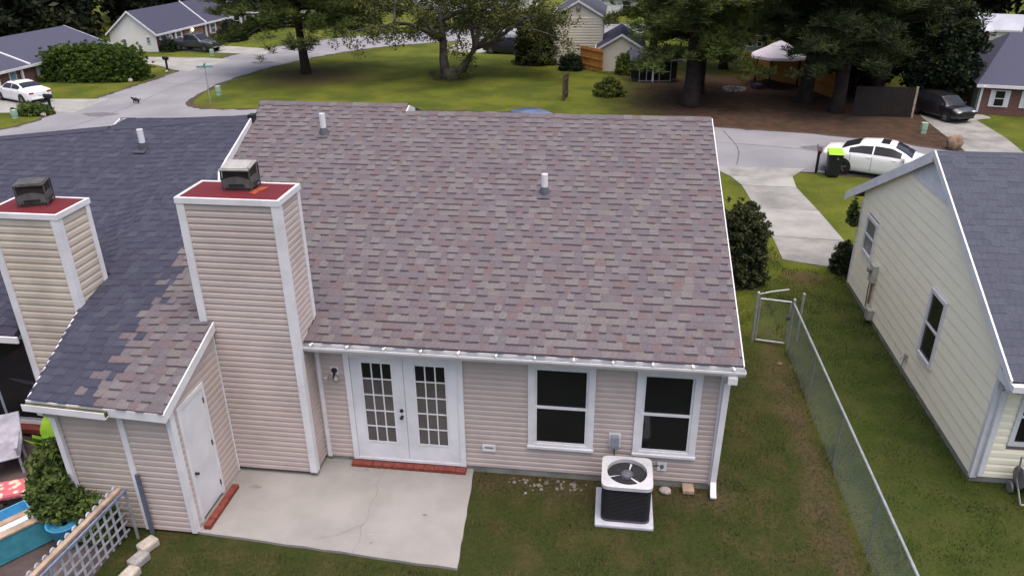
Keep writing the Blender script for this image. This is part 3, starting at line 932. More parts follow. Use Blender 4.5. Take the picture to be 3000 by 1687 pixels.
mb = MB(); mb.box(XS - 0.01, XS + 0.022, -0.575, -0.54, 0.06, z_dark(XS, -0.53) - .12); mb.build('corner_trim', WHITE, house)
sd_ = MB()
def frame_x(mb, x0, x1, y0, y1, z0, z1, w):
    mb.box(x0, x1, y0, y0 + w, z0, z1); mb.box(x0, x1, y1 - w, y1, z0, z1); mb.box(x0, x1, y0 + w, y1 - w, z1 - w, z1)
frame_x(sd_, XS - 0.02, XS + 0.035, DYA, DYB, 0.08, 2.36, 0.07)
sdo = sd_.build('shed_door', WHITE, house)
mb = MB(); mb.box(XS - 0.02, XS + 0.018, DYA + 0.072, DYB - 0.072, 0.12, 2.288); lf_ = mb.build('door_leaf', WHITE2, sdo)
mb = MB(); mb.lathe([(0.03, 0), (0.016, 0.02), (0.03, 0.045), (0.02, 0.06)], 10, 0, Matrix.Translation((XS + 0.018, DYA + 0.14, 1.02)) @ Matrix.Rotation(math.pi / 2, 4, 'Y')); mb.build('knob', BLACK, lf_)
for z in (0.35, 1.2, 2.05):
    mb = MB(); mb.box(XS + 0.018, XS + 0.04, DYB - 0.085, DYB - 0.069, z - .05, z + .05); mb.build('hinge', DARKMETAL, lf_)
# shed rake board and fascia on this half
def rake(parent, x0, x1, ya, yb, zf, top, bot, m=WHITE, xs=None):
    mb = MB()
    xa = xs or (lambda y: 0)
    mb.hexa([(x0 + xa(ya), ya, zf(x0 + xa(ya), ya) - bot), (x1 + xa(ya), ya, zf(x1 + xa(ya), ya) - bot), (x1 + xa(yb), yb, zf(x1 + xa(yb), yb) - bot), (x0 + xa(yb), yb, zf(x0 + xa(yb), yb) - bot),
             (x0 + xa(ya), ya, zf(x0 + xa(ya), ya) - top), (x1 + xa(ya), ya, zf(x1 + xa(ya), ya) - top), (x1 + xa(yb), yb, zf(x1 + xa(yb), yb) - top), (x0 + xa(yb), yb, zf(x0 + xa(yb), yb) - top)])
    return mb.build('rake_board', m, parent)
RXS = XS + 0.06
rake(house, RXS, RXS + 0.025, -2.34, -0.55, z_dark, 0.005, 0.17)
mb = MB(); mb.hexa([(xm, -2.365, z_dark(xm, -2.35) - .17), (RXS + .025, -2.365, z_dark(RXS, -2.35) - .17), (RXS + .025, -2.342, z_dark(RXS, -2.35) - .17), (xm, -2.342, z_dark(xm, -2.35) - .17),
                    (xm, -2.365, z_dark(xm, -2.35) - .02), (RXS + .025, -2.365, z_dark(RXS, -2.35) - .02), (RXS + .025, -2.342, z_dark(RXS, -2.35) - .02), (xm, -2.342, z_dark(xm, -2.35) - .02)])
mb.build('fascia', WHITE, house)
mb = MB(); mb.box(xm, RXS, -2.34, YS, z_dark(xm, -2.3) - .20, z_dark(xm, -2.3) - .185); mb.build('soffit', WHITE, house)

# ================================================================== HOUSE WITH BLACK ROOF
dark = thing('row_house', 'attached house half with black shingle roof and beige chimney', 'house', (0, 0, 0))
def xl_dark(y):
    if y < -0.05: return float(np.interp(y, [-2.35, -0.05], [-10.72, -11.25]))
    return -19.0
def xr_dark(y):
    if y < -0.52: return RXS
    return float(np.interp(y, [-0.52, 0.35, 4.0, 6.4], [-8.72, -8.85, -10.5, -10.68]))
YD = 6.3
def yridge(x):
    if x > -13.95: return float(np.interp(x, [-13.95, -10.6], [6.15, 6.35]))
    return float(np.interp(x, [-19, -14.0], [4.75, 5.70]))
dk = MB()
# deck as strips following the surface
xs_ = [-19, -16.5, -14.0, -13.95, -13.2, -12.6, -12.2, -11.8, -11.5, -11.2, -10.7]
ys_ = [-0.3, 0.6, 1.6, 2.6, 3.6, 4.6]
def strip(mb, xa, xb, ya, yb, yb2=None):
    yb2 = yb if yb2 is None else yb2
    P = [(xa, ya), (xb, ya), (xb, yb2), (xa, yb)]
    e = 1e-4
    mb.hexa([(x, y, z_dark(x, y) - .14) for x, y in P] + [(x, y, z_dark(x, y) - .015) for x, y in P])
for xa, xb in zip(xs_, xs_[1:]):
    for ya, yb in zip(ys_, ys_[1:]):
        if -12.61 < xa < -11.19 and ya < 0.5: continue
        strip(dk, xa, xb, ya, yb)
    strip(dk, xa, xb, 4.6, yridge(xa), yridge(xb - 1e-3))
    zr1, zr2 = z_dark(xa, yridge(xa)), z_dark(xb, yridge(xb - 1e-3))
    dk.add([(xa, yridge(xa), zr1), (xb, yridge(xb - 1e-3), zr2), (xb, 13.5, zr2 - 2.3), (xa, 13.5, zr1 - 2.3)], [(0, 1, 2, 3)])
for ya, yb in ((-0.3, .6), (.6, 1.6), (1.6, 2.6), (2.6, 3.6)):
    P = [(-10.7, ya), (xr_dark(ya), ya), (xr_dark(yb), yb), (-10.7, yb)]
    dk.hexa([(x, y, z_dark(x, y) - .12) for x, y in P] + [(x, y, z_dark(x, y) - .015) for x, y in P])
for ya, yb in ((-2.35, -1.9), (-1.9, -1.45), (-1.45, -1.0), (-1.0, -0.5), (-0.5, -0.3)):
    for q in range(4):
        ua, ub = q / 4, (q + 1) / 4
        la, ra, lb, rb = xl_dark(ya), xr_dark(ya), xl_dark(yb), xr_dark(yb - .03)
        P = [(la + (ra - la) * ua, ya), (la + (ra - la) * ub, ya), (lb + (rb - lb) * ub, yb), (lb + (rb - lb) * ua, yb)]
        dk.hexa([(x, y, z_dark(x, y) - .10) for x, y in P] + [(x, y, z_dark(x, y) - .012) for x, y in P])
dro = dk.build('roof', DKD, dark)
def in_chimL(x, y): return -12.52 < x < -11.22 and -0.4 < y < 0.7
def pick_shed(x, y):
    if y < 2.0 and x > party(y) + rng.normal(0, .16): return (SH, SHD)
    return None
make_shingles(dro, z_dark, (-2.36, 6.34), xl_dark, xr_dark, DK, DKW, DKD, 0.186, 1.06, 0.11, 0.23, 300,
              skip=lambda x, y: in_chimL(x, y) or y > yridge(x) + .12 or (x < -11.3 and y < -0.3) or x < -17.6, pick=pick_shed, relief=0.8, ymax=yridge)
# ridge rolls of the black roof
mb = MB()
for a, b2 in ((-17.6, -14.0), (-13.95, -10.66)):
    za, zb = z_dark(a, yridge(a)), z_dark(b2, yridge(b2))
    ya, yb = yridge(a), yridge(b2)
    mb.add([(a, ya - .15, za - .04), (b2, yb - .15, zb - .04), (b2, yb, zb + .03), (a, ya, za + .03), (a, ya + .15, za - .04), (b2, yb + .15, zb - .04)], [(0, 1, 2, 3), (3, 2, 5, 4)])
mb.build('ridge_cap', DK[0], dro)
mb = MB(); mb.prism([(5.72, z_dark(-14, 5.72) - .02), (6.15, z_dark(-14, 6.15) - .0), (6.9, z_dark(-14, 6.15) - .3), (6.9, z_dark(-14, 6.15) - .5), (5.9, z_dark(-14, 5.72) - .2)], -14.0, -13.97, 'x'); mb.build('rake_board', WHITE, dark)
# white rake strip facing the brown roof
mb = MB()
yy = [0.5, 2.2, 4.0, 5.2, 6.33]
for ya, yb in zip(yy, yy[1:]):
    xa, xb = xr_dark(ya) + 0.004, xr_dark(yb) + 0.004
    mb.hexa([(xa, ya, z_brown(0, ya) + .005), (xa + .035, ya, z_brown(0, ya) + .005), (xb + .035, yb, z_brown(0, yb) + .005), (xb, yb, z_brown(0, yb) + .005),
             (xa, ya, z_dark(xa, ya) + .01), (xa + .035, ya, z_dark(xa, ya) + .01), (xb + .035, yb, z_dark(xb, yb) + .01), (xb, yb, z_dark(xb, yb) + .01)])
mb.build('rake_board', WHITE, dark)
mb = MB(); mb.box(-10.72, -10.60, 6.20, 6.42, z_dark(-10.7, 6.33) - .14, z_dark(-10.7, 6.33) + .05); mb.build('ridge_end_cap', BLACK, dark)
# left rake and gutter of the shed half
rake(dark, -0.03, 0, -2.34, -0.2, z_dark, 0.004, 0.15, xs=lambda y: xl_dark(y) + .005)
mb = MB()
g0, g1 = -10.76, xm
za, zb = z_dark(g0, -2.35), z_dark(g1, -2.35)
for (d0, d1, h0, h1) in ((0.004, 0.018, -.15, -.02), (0.018, 0.11, -.15, -.138), (0.11, 0.122, -.15, -.035)):
    mb.hexa([(g0, -2.35 - d1, za + h0), (g1, -2.35 - d1, zb + h0), (g1, -2.35 - d0, zb + h0), (g0, -2.35 - d0, za + h0),
             (g0, -2.35 - d1, za + h1), (g1, -2.35 - d1, zb + h1), (g1, -2.35 - d0, zb + h1), (g0, -2.35 - d0, za + h1)])
go = mb.build('gutter', WHITE, dark)
mb = MB(); mb.hexa([(g0 + .02, -2.45, za - .135), (g1 - .01, -2.45, zb - .135), (g1 - .01, -2.37, zb - .135), (g0 + .02, -2.37, za - .135),
                    (g0 + .02, -2.45, za - .055), (g1 - .01, -2.45, zb - .055), (g1 - .01, -2.37, zb - .055), (g0 + .02, -2.37, za - .055)]); mb.build('gutter_debris', MATS['gutter_moss'], go)
mb = MB(); rect_tube(mb, [(-10.52, -2.41, za - .14), (-10.52, -2.40, za - .22), (-10.52, -2.21, za - .4), (-10.50, -2.21, 0.1)], 0.045, 0.035); mb.build('downspout', WHITE, dark)
# chimney of the black-roofed half
chl, panl, lx, ly = chimney(dark, -12.5, -11.22, -0.16, 0.66, 4.83, 0.14, TAN2, 'r', h=0.135)
flue_box(chl, lx - 0.02, ly + 0.05, 4.85, 0.35, DARKMETAL, 0.05)
# rear wall with sliding door
mb = MB(); mb.box(-19, -12.5, 0.2, 0.4, 0.1, 2.42); mb.box(-11.22, -10.6, -0.1, 0.3, 0.1, 2.9); wl = mb.build('wall', TAN2, dark)
mb = MB(); mb.box(-19, -12.5, -0.36, -0.32, 2.38, 2.5); mb.build('fascia', WHITE, dark)
mb = MB(); rect_frame(mb, -14.9, -12.72, 0.22, 2.32, 0.09, 0.14, 0.20); sl = mb.build('sliding_door', WHITE, dark)
for a, b2, yo in ((-14.8, -13.72, 0.165), (-13.78, -12.82, 0.15)):
    mb = MB(); rect_frame(mb, a, b2, 0.31, 2.22, 0.055, yo, yo + 0.02); mb.build('sash', mat('grey_sash', (0.30, 0.33, 0.36), 0.5, 0.1), sl)
    mb = MB(); mb.box(a + .05, b2 - .05, yo + .008, yo + .012, 0.36, 2.17); mb.build('pane', GLASS, sl)
mb = MB(); mb.box(-14.95, -12.66, -0.02, 0.2, 0.1, 0.2); mb.build('threshold', REDBRICK, dark)
vent(dark, -12.75, 4.95, z_dark(-12.75, 4.95) + .01, 0.44, DK[3])

# ================================================================== YARD THINGS
# condenser and its pad
pd_ = MB(); pd_.box(-2.02, -1.04, -1.20, -0.24, 0.0, 0.07)
tag(pd_.build('equipment_pad', mat('pad_plastic', (0.40, 0.41, 0.47), 0.6, 0.1, 5), bevel=0.02), 'pale grey square pad under the air conditioner', 'pad')
def rounded_rect(hw, hd, r, n=5):
    pts = []
    for cx, cy, a0 in ((hw - r, hd - r, 0), (-hw + r, hd - r, 90), (-hw + r, -hd + r, 180), (hw - r, -hd + r, 270)):
        for k in range(n + 1):
            a = math.radians(a0 + 90 * k / n)
            pts.append((cx + r * math.cos(a), cy + r * math.sin(a)))
    return pts
ac = thing('air_conditioner', 'black outdoor air conditioner with pale grey top and fan grille', 'air conditioner', (-1.515, -0.71, 0.07))
hw, hd = 0.405, 0.395
mb = MB(); mb.prism(rounded_rect(hw - .012, hd - .012, 0.10), 0.03, 0.68); cab = mb.build('cabinet', BLACK, ac)
mb = MB()
for k in range(22):
    z = 0.06 + k * 0.028
    mb.prism(rounded_rect(hw, hd, 0.105), z, z + 0.006)
mb.build('louver_fins', mat('black_fins', (0.028, 0.028, 0.032), 0.5, 0.1), cab)
mb = MB(); mb.prism(rounded_rect(hw + .005, hd + .005, 0.11), 0.0, 0.035); mb.build('base', mat('ac_base', (0.07, 0.068, 0.085), 0.5, 0.1), ac)
# top plate with round opening
mb = MB()
n = 56
out, inn = [], []
for k in range(n):
    a = 2 * math.pi * k / n
    rr_ = (abs(math.cos(a) / (hw + .02)) ** 9 + abs(math.sin(a) / (hd + .02)) ** 9) ** (-1 / 9)
    out.append((rr_ * math.cos(a), rr_ * math.sin(a))); inn.append((0.335 * math.cos(a), 0.335 * math.sin(a)))
V_ = [(x, y, 0.745) for x, y in out] + [(x, y, 0.752) for x, y in inn] + [(x, y, 0.68) for x, y in out] + [(x, y, 0.60) for x, y in inn]
F_ = []
for i in range(n):
    j = (i + 1) % n
    F_ += [(i, j, n + j, n + i), (2 * n + i, 2 * n + j, j, i), (n + i, n + j, 3 * n + j, 3 * n + i)]
mb.add(V_, F_)
mb.build('top_plate', mat('ac_top', (0.45, 0.45, 0.48), 0.45, 0.08, 6), ac)
mb = MB(); mb.lathe([(0.315, 0.60), (0.315, 0.61), (0.02, 0.612)], 24); mb.build('fan_well', mat('fan_well', (0.10, 0.10, 0.115), 0.5, 0.1), ac)
mb = MB(); mb.lathe([(0.105, 0.625), (0.11, 0.70), (0.09, 0.728), (0.02, 0.735)], 16); mb.build('motor', mat('motor', (0.10, 0.10, 0.125), 0.5, 0.1), ac, smooth=True)
for k in range(3):
    a = 2 * math.pi * k / 3 + 0.5
    mb = MB()
    pts = []
    for i in range(7):
        b2 = a + i * 0.13
        pts.append((b2, 0.635 + i * 0.009))
    V_ = []
    for b2, z in pts:
        V_ += [(0.09 * math.cos(b2), 0.09 * math.sin(b2), z), (0.30 * math.cos(b2 + .1), 0.30 * math.sin(b2 + .1), z)]
    mb.add(V_, [(2 * i, 2 * i + 1, 2 * i + 3, 2 * i + 2) for i in range(6)])
    mb.build('fan_blade', mat('fan_blade', (0.62, 0.64, 0.70), 0.4, 0.05, 4, 0, 60, 0.1), ac)
mb = MB()
for k in range(30):
    a = 2 * math.pi * k / 30
    mb.tube([(0.10 * math.cos(a), 0.10 * math.sin(a), 0.765), (0.22 * math.cos(a), 0.22 * math.sin(a), 0.765), (0.33 * math.cos(a), 0.33 * math.sin(a), 0.75)], 0.0013, 4)
for r in (0.10, 0.16, 0.22, 0.28):
    mb.tube([(r * math.cos(2 * math.pi * k / 32), r * math.sin(2 * math.pi * k / 32), 0.766 if r < .25 else .758) for k in range(33)], 0.0013, 4, 0, False)
mb.build('grille', mat('grille_wire', (0.10, 0.10, 0.11), 0.4, 0.0, 5, 0, 60, 0.5), ac)

def rock(name, label, cat, loc, sx, sy, sz, m, seed, rz=0.0, sub=2, rough=0.18, parent=None):
    r = np.random.default_rng(seed)
    import bmesh
    bm = bmesh.new()
    bmesh.ops.create_icosphere(bm, subdivisions=sub, radius=1)
    planes = [Vector(q).normalized() for q in r.normal(size=(16, 3))]
    dist = [r.uniform(1 - rough * 1.5, 1.0) for _ in planes]
    for v_ in bm.verts:
        dirv = v_.co.normalized()
        k = 1.15
        for q, dd_ in zip(planes, dist):
            dt = dirv.dot(q)
            if dt > .3: k = min(k, dd_ / dt)
        k *= 1 + r.uniform(-.02, .02)
        v_.co = Vector((dirv.x * sx * k, dirv.y * sy * k, max(-0.02, dirv.z * sz * k + sz * 0.75)))
    me = bpy.data.meshes.new(name)
    bm.to_mesh(me); bm.free()
    me.materials.append(m)
    o = bpy.data.objects.new(name, me)
    COL.objects.link(o)
    o.location = loc; o.rotation_euler = (0, 0, rz)
    return tag(o, label, cat)
STONE = mat('pale_stone', (0.36, 0.32, 0.30), 0.9, 0.2, 6, 0.3, 30)
rock('stone', 'pale stone block lying on bare soil beside the air conditioner', 'stone', (-0.80, -0.18, 0), 0.125, 0.09, 0.06, STONE, 3, 0.15)
mb = MB(); mb.box(-0.10, 0.10, -0.13, 0.1, 0, 0.08)
tag(mb.build('paver', mat('tan_paver', (0.34, 0.25, 0.19), 0.9, 0.2, 8, 0.3, 40), loc=(-0.40, -0.08, 0.02), rz=0.03, bevel=0.008), 'tan paver brick against the wall foot near the downspout', 'paver')
# gravel scraps by the wall foot
r = np.random.default_rng(5)
mb = MB()
for k in range(46):
    x, y, s_ = r.uniform(-3.6, -2.2), -0.10 - abs(r.normal(0, 0.16)), r.uniform(.012, .035)
    mb.add([(x - s_, y - s_, 0), (x + s_, y - s_ * .7, 0), (x + s_ * .8, y + s_, 0), (x - s_, y + s_, 0), (x, y, s_ * 1.2)], [(0, 1, 4), (1, 2, 4), (2, 3, 4), (3, 0, 4)])
g_ = stuff(mb.build('gravel', mat('dull_gravel', (0.20, 0.17, 0.15), .9, .3, 9))); g_['label'] = 'loose pale gravel scattered along the wall foot'; g_['category'] = 'gravel'

# ---- chain-link fence, running from the gate post toward the viewer
def chain_mesh(mb, x, y0, y1, z0, z1, pitch=0.055, w=0.0015, along='y', off=0.0):
    """two families of diagonal wires as thin flat strips crossing at right angles"""
    H = z1 - z0
    L = abs(y1 - y0)
    n = int((L + H) / pitch)
    for fam in (0, 1):
        for k in range(n):
            s0 = -H + k * pitch
            a, b2 = s0, s0 + H
            za, zb = z0, z1
            if a < 0: za += -a; a = 0
            if b2 > L: zb -= (b2 - L); b2 = L
            if b2 - a < 0.02: continue
            if fam: a, b2 = L - a, L - b2
            def P(s, z, o):
                return (x + o + off, y0 + s, z) if along == 'y' else (y0 + s, x + o + off, z)
            mb.add([P(a - w, za, -.001), P(a + w, za, .001), P(b2 + w, zb, .001), P(b2 - w, zb, -.001)], [(0, 1, 2, 3)])
            mb.add([P(a, za - w, -w), P(a, za + w, w), P(b2, zb + w, w), P(b2, zb - w, -w)], [(0, 1, 2, 3)])
fx = 2.32
fence = thing('chain_link_fence', 'galvanised chain link fence between the back yard and the yellow house', 'fence', (fx, 5.3, 0))
mb = MB(); mb.tube([(0, 0, 1.2), (0, -4, 1.2), (0, -9.3, 1.2)], 0.023, 8); mb.build('top_rail', GALV, fence)
for i, y in enumerate((0, -2.25, -4.4, -6.6, -8.8)):
    mb = MB(); mb.tube([(0.0, y, -0.05), (0.0, y, 1.17 if i else 1.28)], 0.03 if i == 0 else 0.016, 8)
    if i == 0: mb.lathe([(0.034, 1.28), (0.03, 1.31), (0.01, 1.33)], 8)
    mb.build('post', GALV if i == 0 else GREYMETAL, fence)
mb = MB(); chain_mesh(mb, -0.03, -9.3, 0, 0.03, 1.19)
stuff(mb.build('chain_mesh', MESHW, fence))
gate = thing('gate', 'small chain link gate with pipe frame at the end of the fence', 'gate', (1.62, 5.55, 0), -0.17)
mb = MB()
for p in ([(0, 0, 0.08), (0, 0, 1.17), (0.68, 0, 1.17), (0.68, 0, 0.08), (0, 0, 0.08)],):
    for a, b2 in zip(p, p[1:]): mb.tube([a, b2], 0.02, 8)
mb.build('frame', GALV, gate)
mb = MB(); mb.tube([(-0.07, 0, -.05), (-0.07, 0, 1.30)], 0.035, 8); mb.lathe([(0.04, 0), (0.034, .03), (0.01, .05)], 8, 0, Matrix.Translation((-0.07, 0, 1.30))); mb.build('post', GALV, gate)
mb = MB(); mb.tube([(-0.07, 0.02, 1.26), (0.2, 0.22, 1.27), (0.62, 0.45, 1.28)], 0.019, 8); mb.build('brace_rail', GALV, gate)
mb = MB(); chain_mesh(mb, 0.02, 0.0, 0.68, 0.1, 1.16, along='x'); stuff(mb.build('chain_mesh', MESHW, gate))
mb = MB(); mb.box(0.62, 0.70, -0.05, 0.03, 0.72, 0.80); mb.build('latch', DARKMETAL, gate)
mb = MB(); mb.tube([(2.62, 5.72, -.05), (2.62, 5.72, 1.22)], 0.03, 8); mb.lathe([(0.036, 0), (0.034, .05), (0.012, .07)], 8, 0, Matrix.Translation((2.62, 5.72, 1.22)))
tag(mb.build('fence_post', GALV), 'lone galvanised post with pale cap behind the gate', 'post')
rock('stone', 'small brown stone on the dirt path inside the gate', 'stone', (2.02, 4.55, 0), 0.05, 0.05, 0.035, mat('brown_stone', (0.19, 0.13, 0.09), 0.9, 0.2), 9)

# ================================================================== YELLOW HOUSE ON THE RIGHT
yh = thing('yellow_house', 'pale yellow vinyl sided house with dark grey roof beside the fence', 'house', (4.665, 0.79, 0))
HX = 0.0
LY = 8.36
RS = 0.53
APY, APZ = 4.42, 4.88
EZ2 = 2.45
def z_yel(y):
    return APZ - (APY - y) * (APZ - 2.42) / (APY + 0.5) if y < APY else APZ - (y - APY) * (APZ - 2.30) / (9.62 - APY)
mb = MB()
mb.box(0.014, 9.5, 0.014, LY, 0.1, 2.42)
mb.prism([(0.014, 2.42), (LY, 2.42), (APY, APZ - .14)], 0.014, 0.3, 'x')
yw = mb.build('wall', CORE, yh)
mb = MB(); mb.box(-0.012, 9.5, 0.0, LY - .01, -0.1, 0.12); mb.build('foundation', FOUND, yh)
# gable boards, each clipped by the roof slope
hh = 0.25
i = 0
while True:
    a = 0.12 + i * hh
    i += 1
    if a > 4.55: break
    zt_ = a + hh
    def cuty(z, side):
        if z <= 2.44: return 0.0 if side == 0 else LY
        if side == 0: return max(0.0, APY - (APZ - .06 - z) * (APY + 0.5) / (APZ - 2.42))
        return min(LY, APY + (APZ - .06 - z) * (9.62 - APY) / (APZ - 2.30))
    ya0, ya1 = cuty(a, 0), cuty(a, 1)
    if ya1 - ya0 < 0.1: break
    yb0, yb1 = cuty(zt_, 0), cuty(zt_, 1)
    spans = [(ya0, ya1, yb0, yb1)]
    for (w0, w1, za, zb) in ((2.42, 3.2, 0.85, 2.36), (6.90, 7.75, 1.33, 2.32)):
        if zb > a + .05 and za < zt_ - .05 and zt_ < 2.6:
            ns = []
            for s in spans:
                if w1 <= s[0] or w0 >= s[1]: ns.append(s)
                else: ns += [(s[0], w0, s[2], w0), (w1, s[1], w1, s[3])]
            spans = ns
    for s in spans:
        if s[1] - s[0] < .05: continue
        b0, b1 = max(s[2], s[0]), min(s[3], s[1])
        if b1 <= b0: b0 = b1 = (s[0] + s[1]) / 2
        m_ = CREAM if a < 4.05 else WHITE2
        q = MB()
        q.hexa([(0.02, s[0], a + .002), (0.02, s[1], a + .002), (-0.010, s[1], a + .002), (-0.010, s[0], a + .002),
                (0.02, b0, zt_), (0.02, b1, zt_), (0.0, b1, zt_), (0.0, b0, zt_)])
        q.f = [tuple(reversed(f_)) for f_ in q.f]
        q.build('siding_plank', m_, yw)
siding(yw, (0.0, 0.0), (9.5, 0.0), (0, -1), 0.12, 2.40, CREAM, 0.15, [(0.42, 1.5, 0.84, 2.1)], 0.014)
for (a, b2, c, d) in ((-0.03, 0.08, -0.03, 0.06), (-0.03, 0.06, LY - .07, LY + .02)):
    mb = MB(); mb.box(a, b2, c, d, 0.1, 2.44); mb.build('corner_trim', WHITE, yh)
mb = MB(); mb.hexa([(-0.02, 2.9, 4.03), (0.02, 2.9, 4.03), (0.02, 5.9, 4.03), (-0.02, 5.9, 4.03), (-0.02, 3.05, 4.12), (0.02, 3.05, 4.12), (0.02, 5.75, 4.12), (-0.02, 5.75, 4.12)]); mb.build('gable_trim', WHITE, yh)
def gable_window(y0, y1, z0, z1):
    w = MB()
    w.box(-0.045, 0.01, y0, y0 + .08, z0, z1); w.box(-0.045, 0.01, y1 - .08, y1, z0, z1)
    w.box(-0.045, 0.01, y0 + .08, y1 - .08, z1 - .08, z1); w.box(-0.055, 0.01, y0 + .08, y1 - .08, z0, z0 + .08)
    wo = w.build('window', WHITE, yh)
    mz = (z0 + z1) / 2
    mb = MB(); mb.box(-0.035, 0.01, y0 + .08, y1 - .08, mz - .025, mz + .025); mb.build('meeting_rail', WHITE, wo)
    for a, b2 in ((z0 + .08, mz - .025), (mz + .025, z1 - .08)):
        mb = MB(); mb.box(-0.015, -0.008, y0 + .08, y1 - .08, a, b2); mb.build('pane', GLASS if y0 < 5 else BLUEGLASS, wo)
gable_window(2.42, 3.2, 0.85, 2.36)
gable_window(6.90, 7.75, 1.33, 2.32)
w = MB(); rect_frame(w, 0.42, 1.5, 0.84, 2.1, 0.08, -0.045, 0.01); wo = w.build('window', WHITE, yh)
mb = MB(); mb.box(0.5, 1.42, -0.03, 0.0, 1.42, 1.47); mb.build('meeting_rail', WHITE, wo)
for a, b2 in ((0.92, 1.42), (1.47, 2.02)):
    mb = MB(); mb.box(0.5, 1.42, -0.012, -0.006, a, b2); mb.build('pane', GLASS, wo)
mb = MB()
def yel_slab(mb, ya, yb, th=0.13):
    mb.hexa([(-0.08, ya, z_yel(ya) - th), (10, ya, z_yel(ya) - th), (10, yb, z_yel(yb) - th), (-0.08, yb, z_yel(yb) - th),
             (-0.08, ya, z_yel(ya)), (10, ya, z_yel(ya)), (10, yb, z_yel(yb)), (-0.08, yb, z_yel(yb))])
yel_slab(mb, -0.5, APY); yel_slab(mb, APY + 1e-4, 9.62)
yr = mb.build('roof', GREYROOF[2], yh)
make_shingles(yr, lambda x, y: z_yel(y), (-0.51, APY), lambda y: -0.08, lambda y: 3.2, GREYROOF, [.4, .35, .25], GREYROOF[2], 0.17, 1.1, 0.2, 0.4, 300, relief=0.6)
for ya, yb in ((-0.5, APY), (APY, 9.62)):
    mb = MB()
    dd = .14 if ya < 0 else .24
    mb.hexa([(-0.115, ya, z_yel(ya) - dd), (-0.082, ya, z_yel(ya) - dd), (-0.082, yb, z_yel(yb) - dd), (-0.115, yb, z_yel(yb) - dd),
             (-0.115, ya, z_yel(ya) + .005), (-0.082, ya, z_yel(ya) + .005), (-0.082, yb, z_yel(yb) + .005), (-0.115, yb, z_yel(yb) + .005)])
    mb.build('rake_board', WHITE, yh)
    mb = MB()
    mb.hexa([(-0.08, ya, z_yel(ya) - .16), (-0.016, ya, z_yel(ya) - .16), (-0.016, yb, z_yel(yb) - .16), (-0.08, yb, z_yel(yb) - .16),
             (-0.08, ya, z_yel(ya) - .14), (-0.016, ya, z_yel(ya) - .14), (-0.016, yb, z_yel(yb) - .14), (-0.08, yb, z_yel(yb) - .14)])
    mb.build('soffit', WHITE2, yh)
mb = MB(); mb.box(-0.11, 10, -0.62, -0.505, 2.27, 2.38); mb.build('gutter', WHITE, yh)
mb = MB(); rect_tube(mb, [(0.10, -0.55, 2.28), (0.10, -0.5, 2.2), (0.10, -0.07, 2.0), (0.10, -0.07, 0.2)], 0.045, 0.033); mb.build('downspout', WHITE, yh)
mb = MB(); mb.box(-0.10, 0.0, -0.5, 0.0, 2.22, 2.40); mb.build('eave_return', WHITE, yh)
# meter, conduit, spigot
mt = MB(); mt.box(-0.14, -0.012, 6.30, 6.56, 1.0, 1.45); mto = mt.build('meter_box', mat('meter_paint', (0.42, 0.41, 0.36), 0.6, 0.1), yh)
mb = MB(); mb.lathe([(0.08, 0), (0.08, 0.05), (0.05, 0.09)], 14, 0, Matrix.Translation((-0.14, 6.43, 1.32)) @ Matrix.Rotation(-math.pi / 2, 4, 'Y')); mb.build('meter', GREYMETAL, mto)
mb = MB(); mb.tube([(-0.06, 6.40, 1.0), (-0.06, 6.40, 0.4)], 0.03, 8); mb.build('conduit', mat('rusty_conduit', (0.24, 0.12, 0.07), 0.8, 0.3, 8), mto)
mb = MB(); mb.tube([(-0.04, 6.62, 1.1), (-0.04, 6.66, 0.7), (-0.04, 6.60, 0.2)], 0.012, 6); mb.build('cable', DARKMETAL, mto)
mb = MB(); mb.box(-0.16, -0.015, 6.0, 6.2, 0.12, 0.38); mb.build('utility_box', PALEMETAL, mto)
sp = MB(); sp.box(-0.05, -0.012, 3.57, 3.69, 0.38, 0.52); sp.tube([(-0.05, 3.63, 0.44), (-0.12, 3.63, 0.44), (-0.13, 3.63, 0.38)], 0.014, 6); sp.build('spigot', PALEMETAL, yh)
mb = MB(); mb.tube([(-0.05, 3.66, 0.40), (-0.07, 3.66, 0.1), (-0.05, 3.60, 0.0)], 0.010, 6); mb.build('drain_tube', GREYMETAL, yh)
# hose reel cart by the back corner
hr = thing('hose_cart', 'grey hose reel cart standing behind the yellow house', 'hose cart', (5.42, 0.46, 0))
for sx in (-.16, .16):
    mb = MB(); mb.tube([(sx, 0.1, 0.75), (sx, 0.05, 0.35), (sx, -0.28, 0.02)], 0.016, 6); mb.build('frame_tube', GREYMETAL, hr)
mb = MB(); mb.tube([(-.16, 0.1, 0.75), (.16, 0.1, 0.75)], 0.016, 6); mb.tube([(-.16, -.28, 0.03), (.16, -.28, 0.03)], 0.02, 6); mb.build('crossbar', PALEMETAL, hr)
mb = MB(); mb.lathe([(0.2, -.13), (0.2, -.12), (.09, -.11), (.09, .11), (.2, .12), (.2, .13)], 16, 0, Matrix.Translation((0, 0.05, 0.36)) @ Matrix.Rotation(math.pi / 2, 4, 'Y')); mb.build('reel', mat('reel_grey', (0.16, 0.15, 0.15), 0.6, 0.2), hr)
for k in range(5):
    mb = MB(); mb.tube([(-.1 + k * .045, 0.05 + .13 * math.cos(a), 0.36 + .13 * math.sin(a)) for a in [2 * math.pi * j / 14 for j in range(15)]], 0.02, 6, 0, False); mb.build('hose_coil', mat('hose', (0.13, 0.12, 0.115), 0.6, 0.2), hr)
for sx in (-.19, .19):
    mb = MB(); mb.lathe([(0.10, -.02), (0.11, 0), (0.10, .02)], 14, 0, Matrix.Translation((sx, 0.1, 0.11)) @ Matrix.Rotation(math.pi / 2, 4, 'Y')); mb.build('wheel', GREYMETAL, hr)

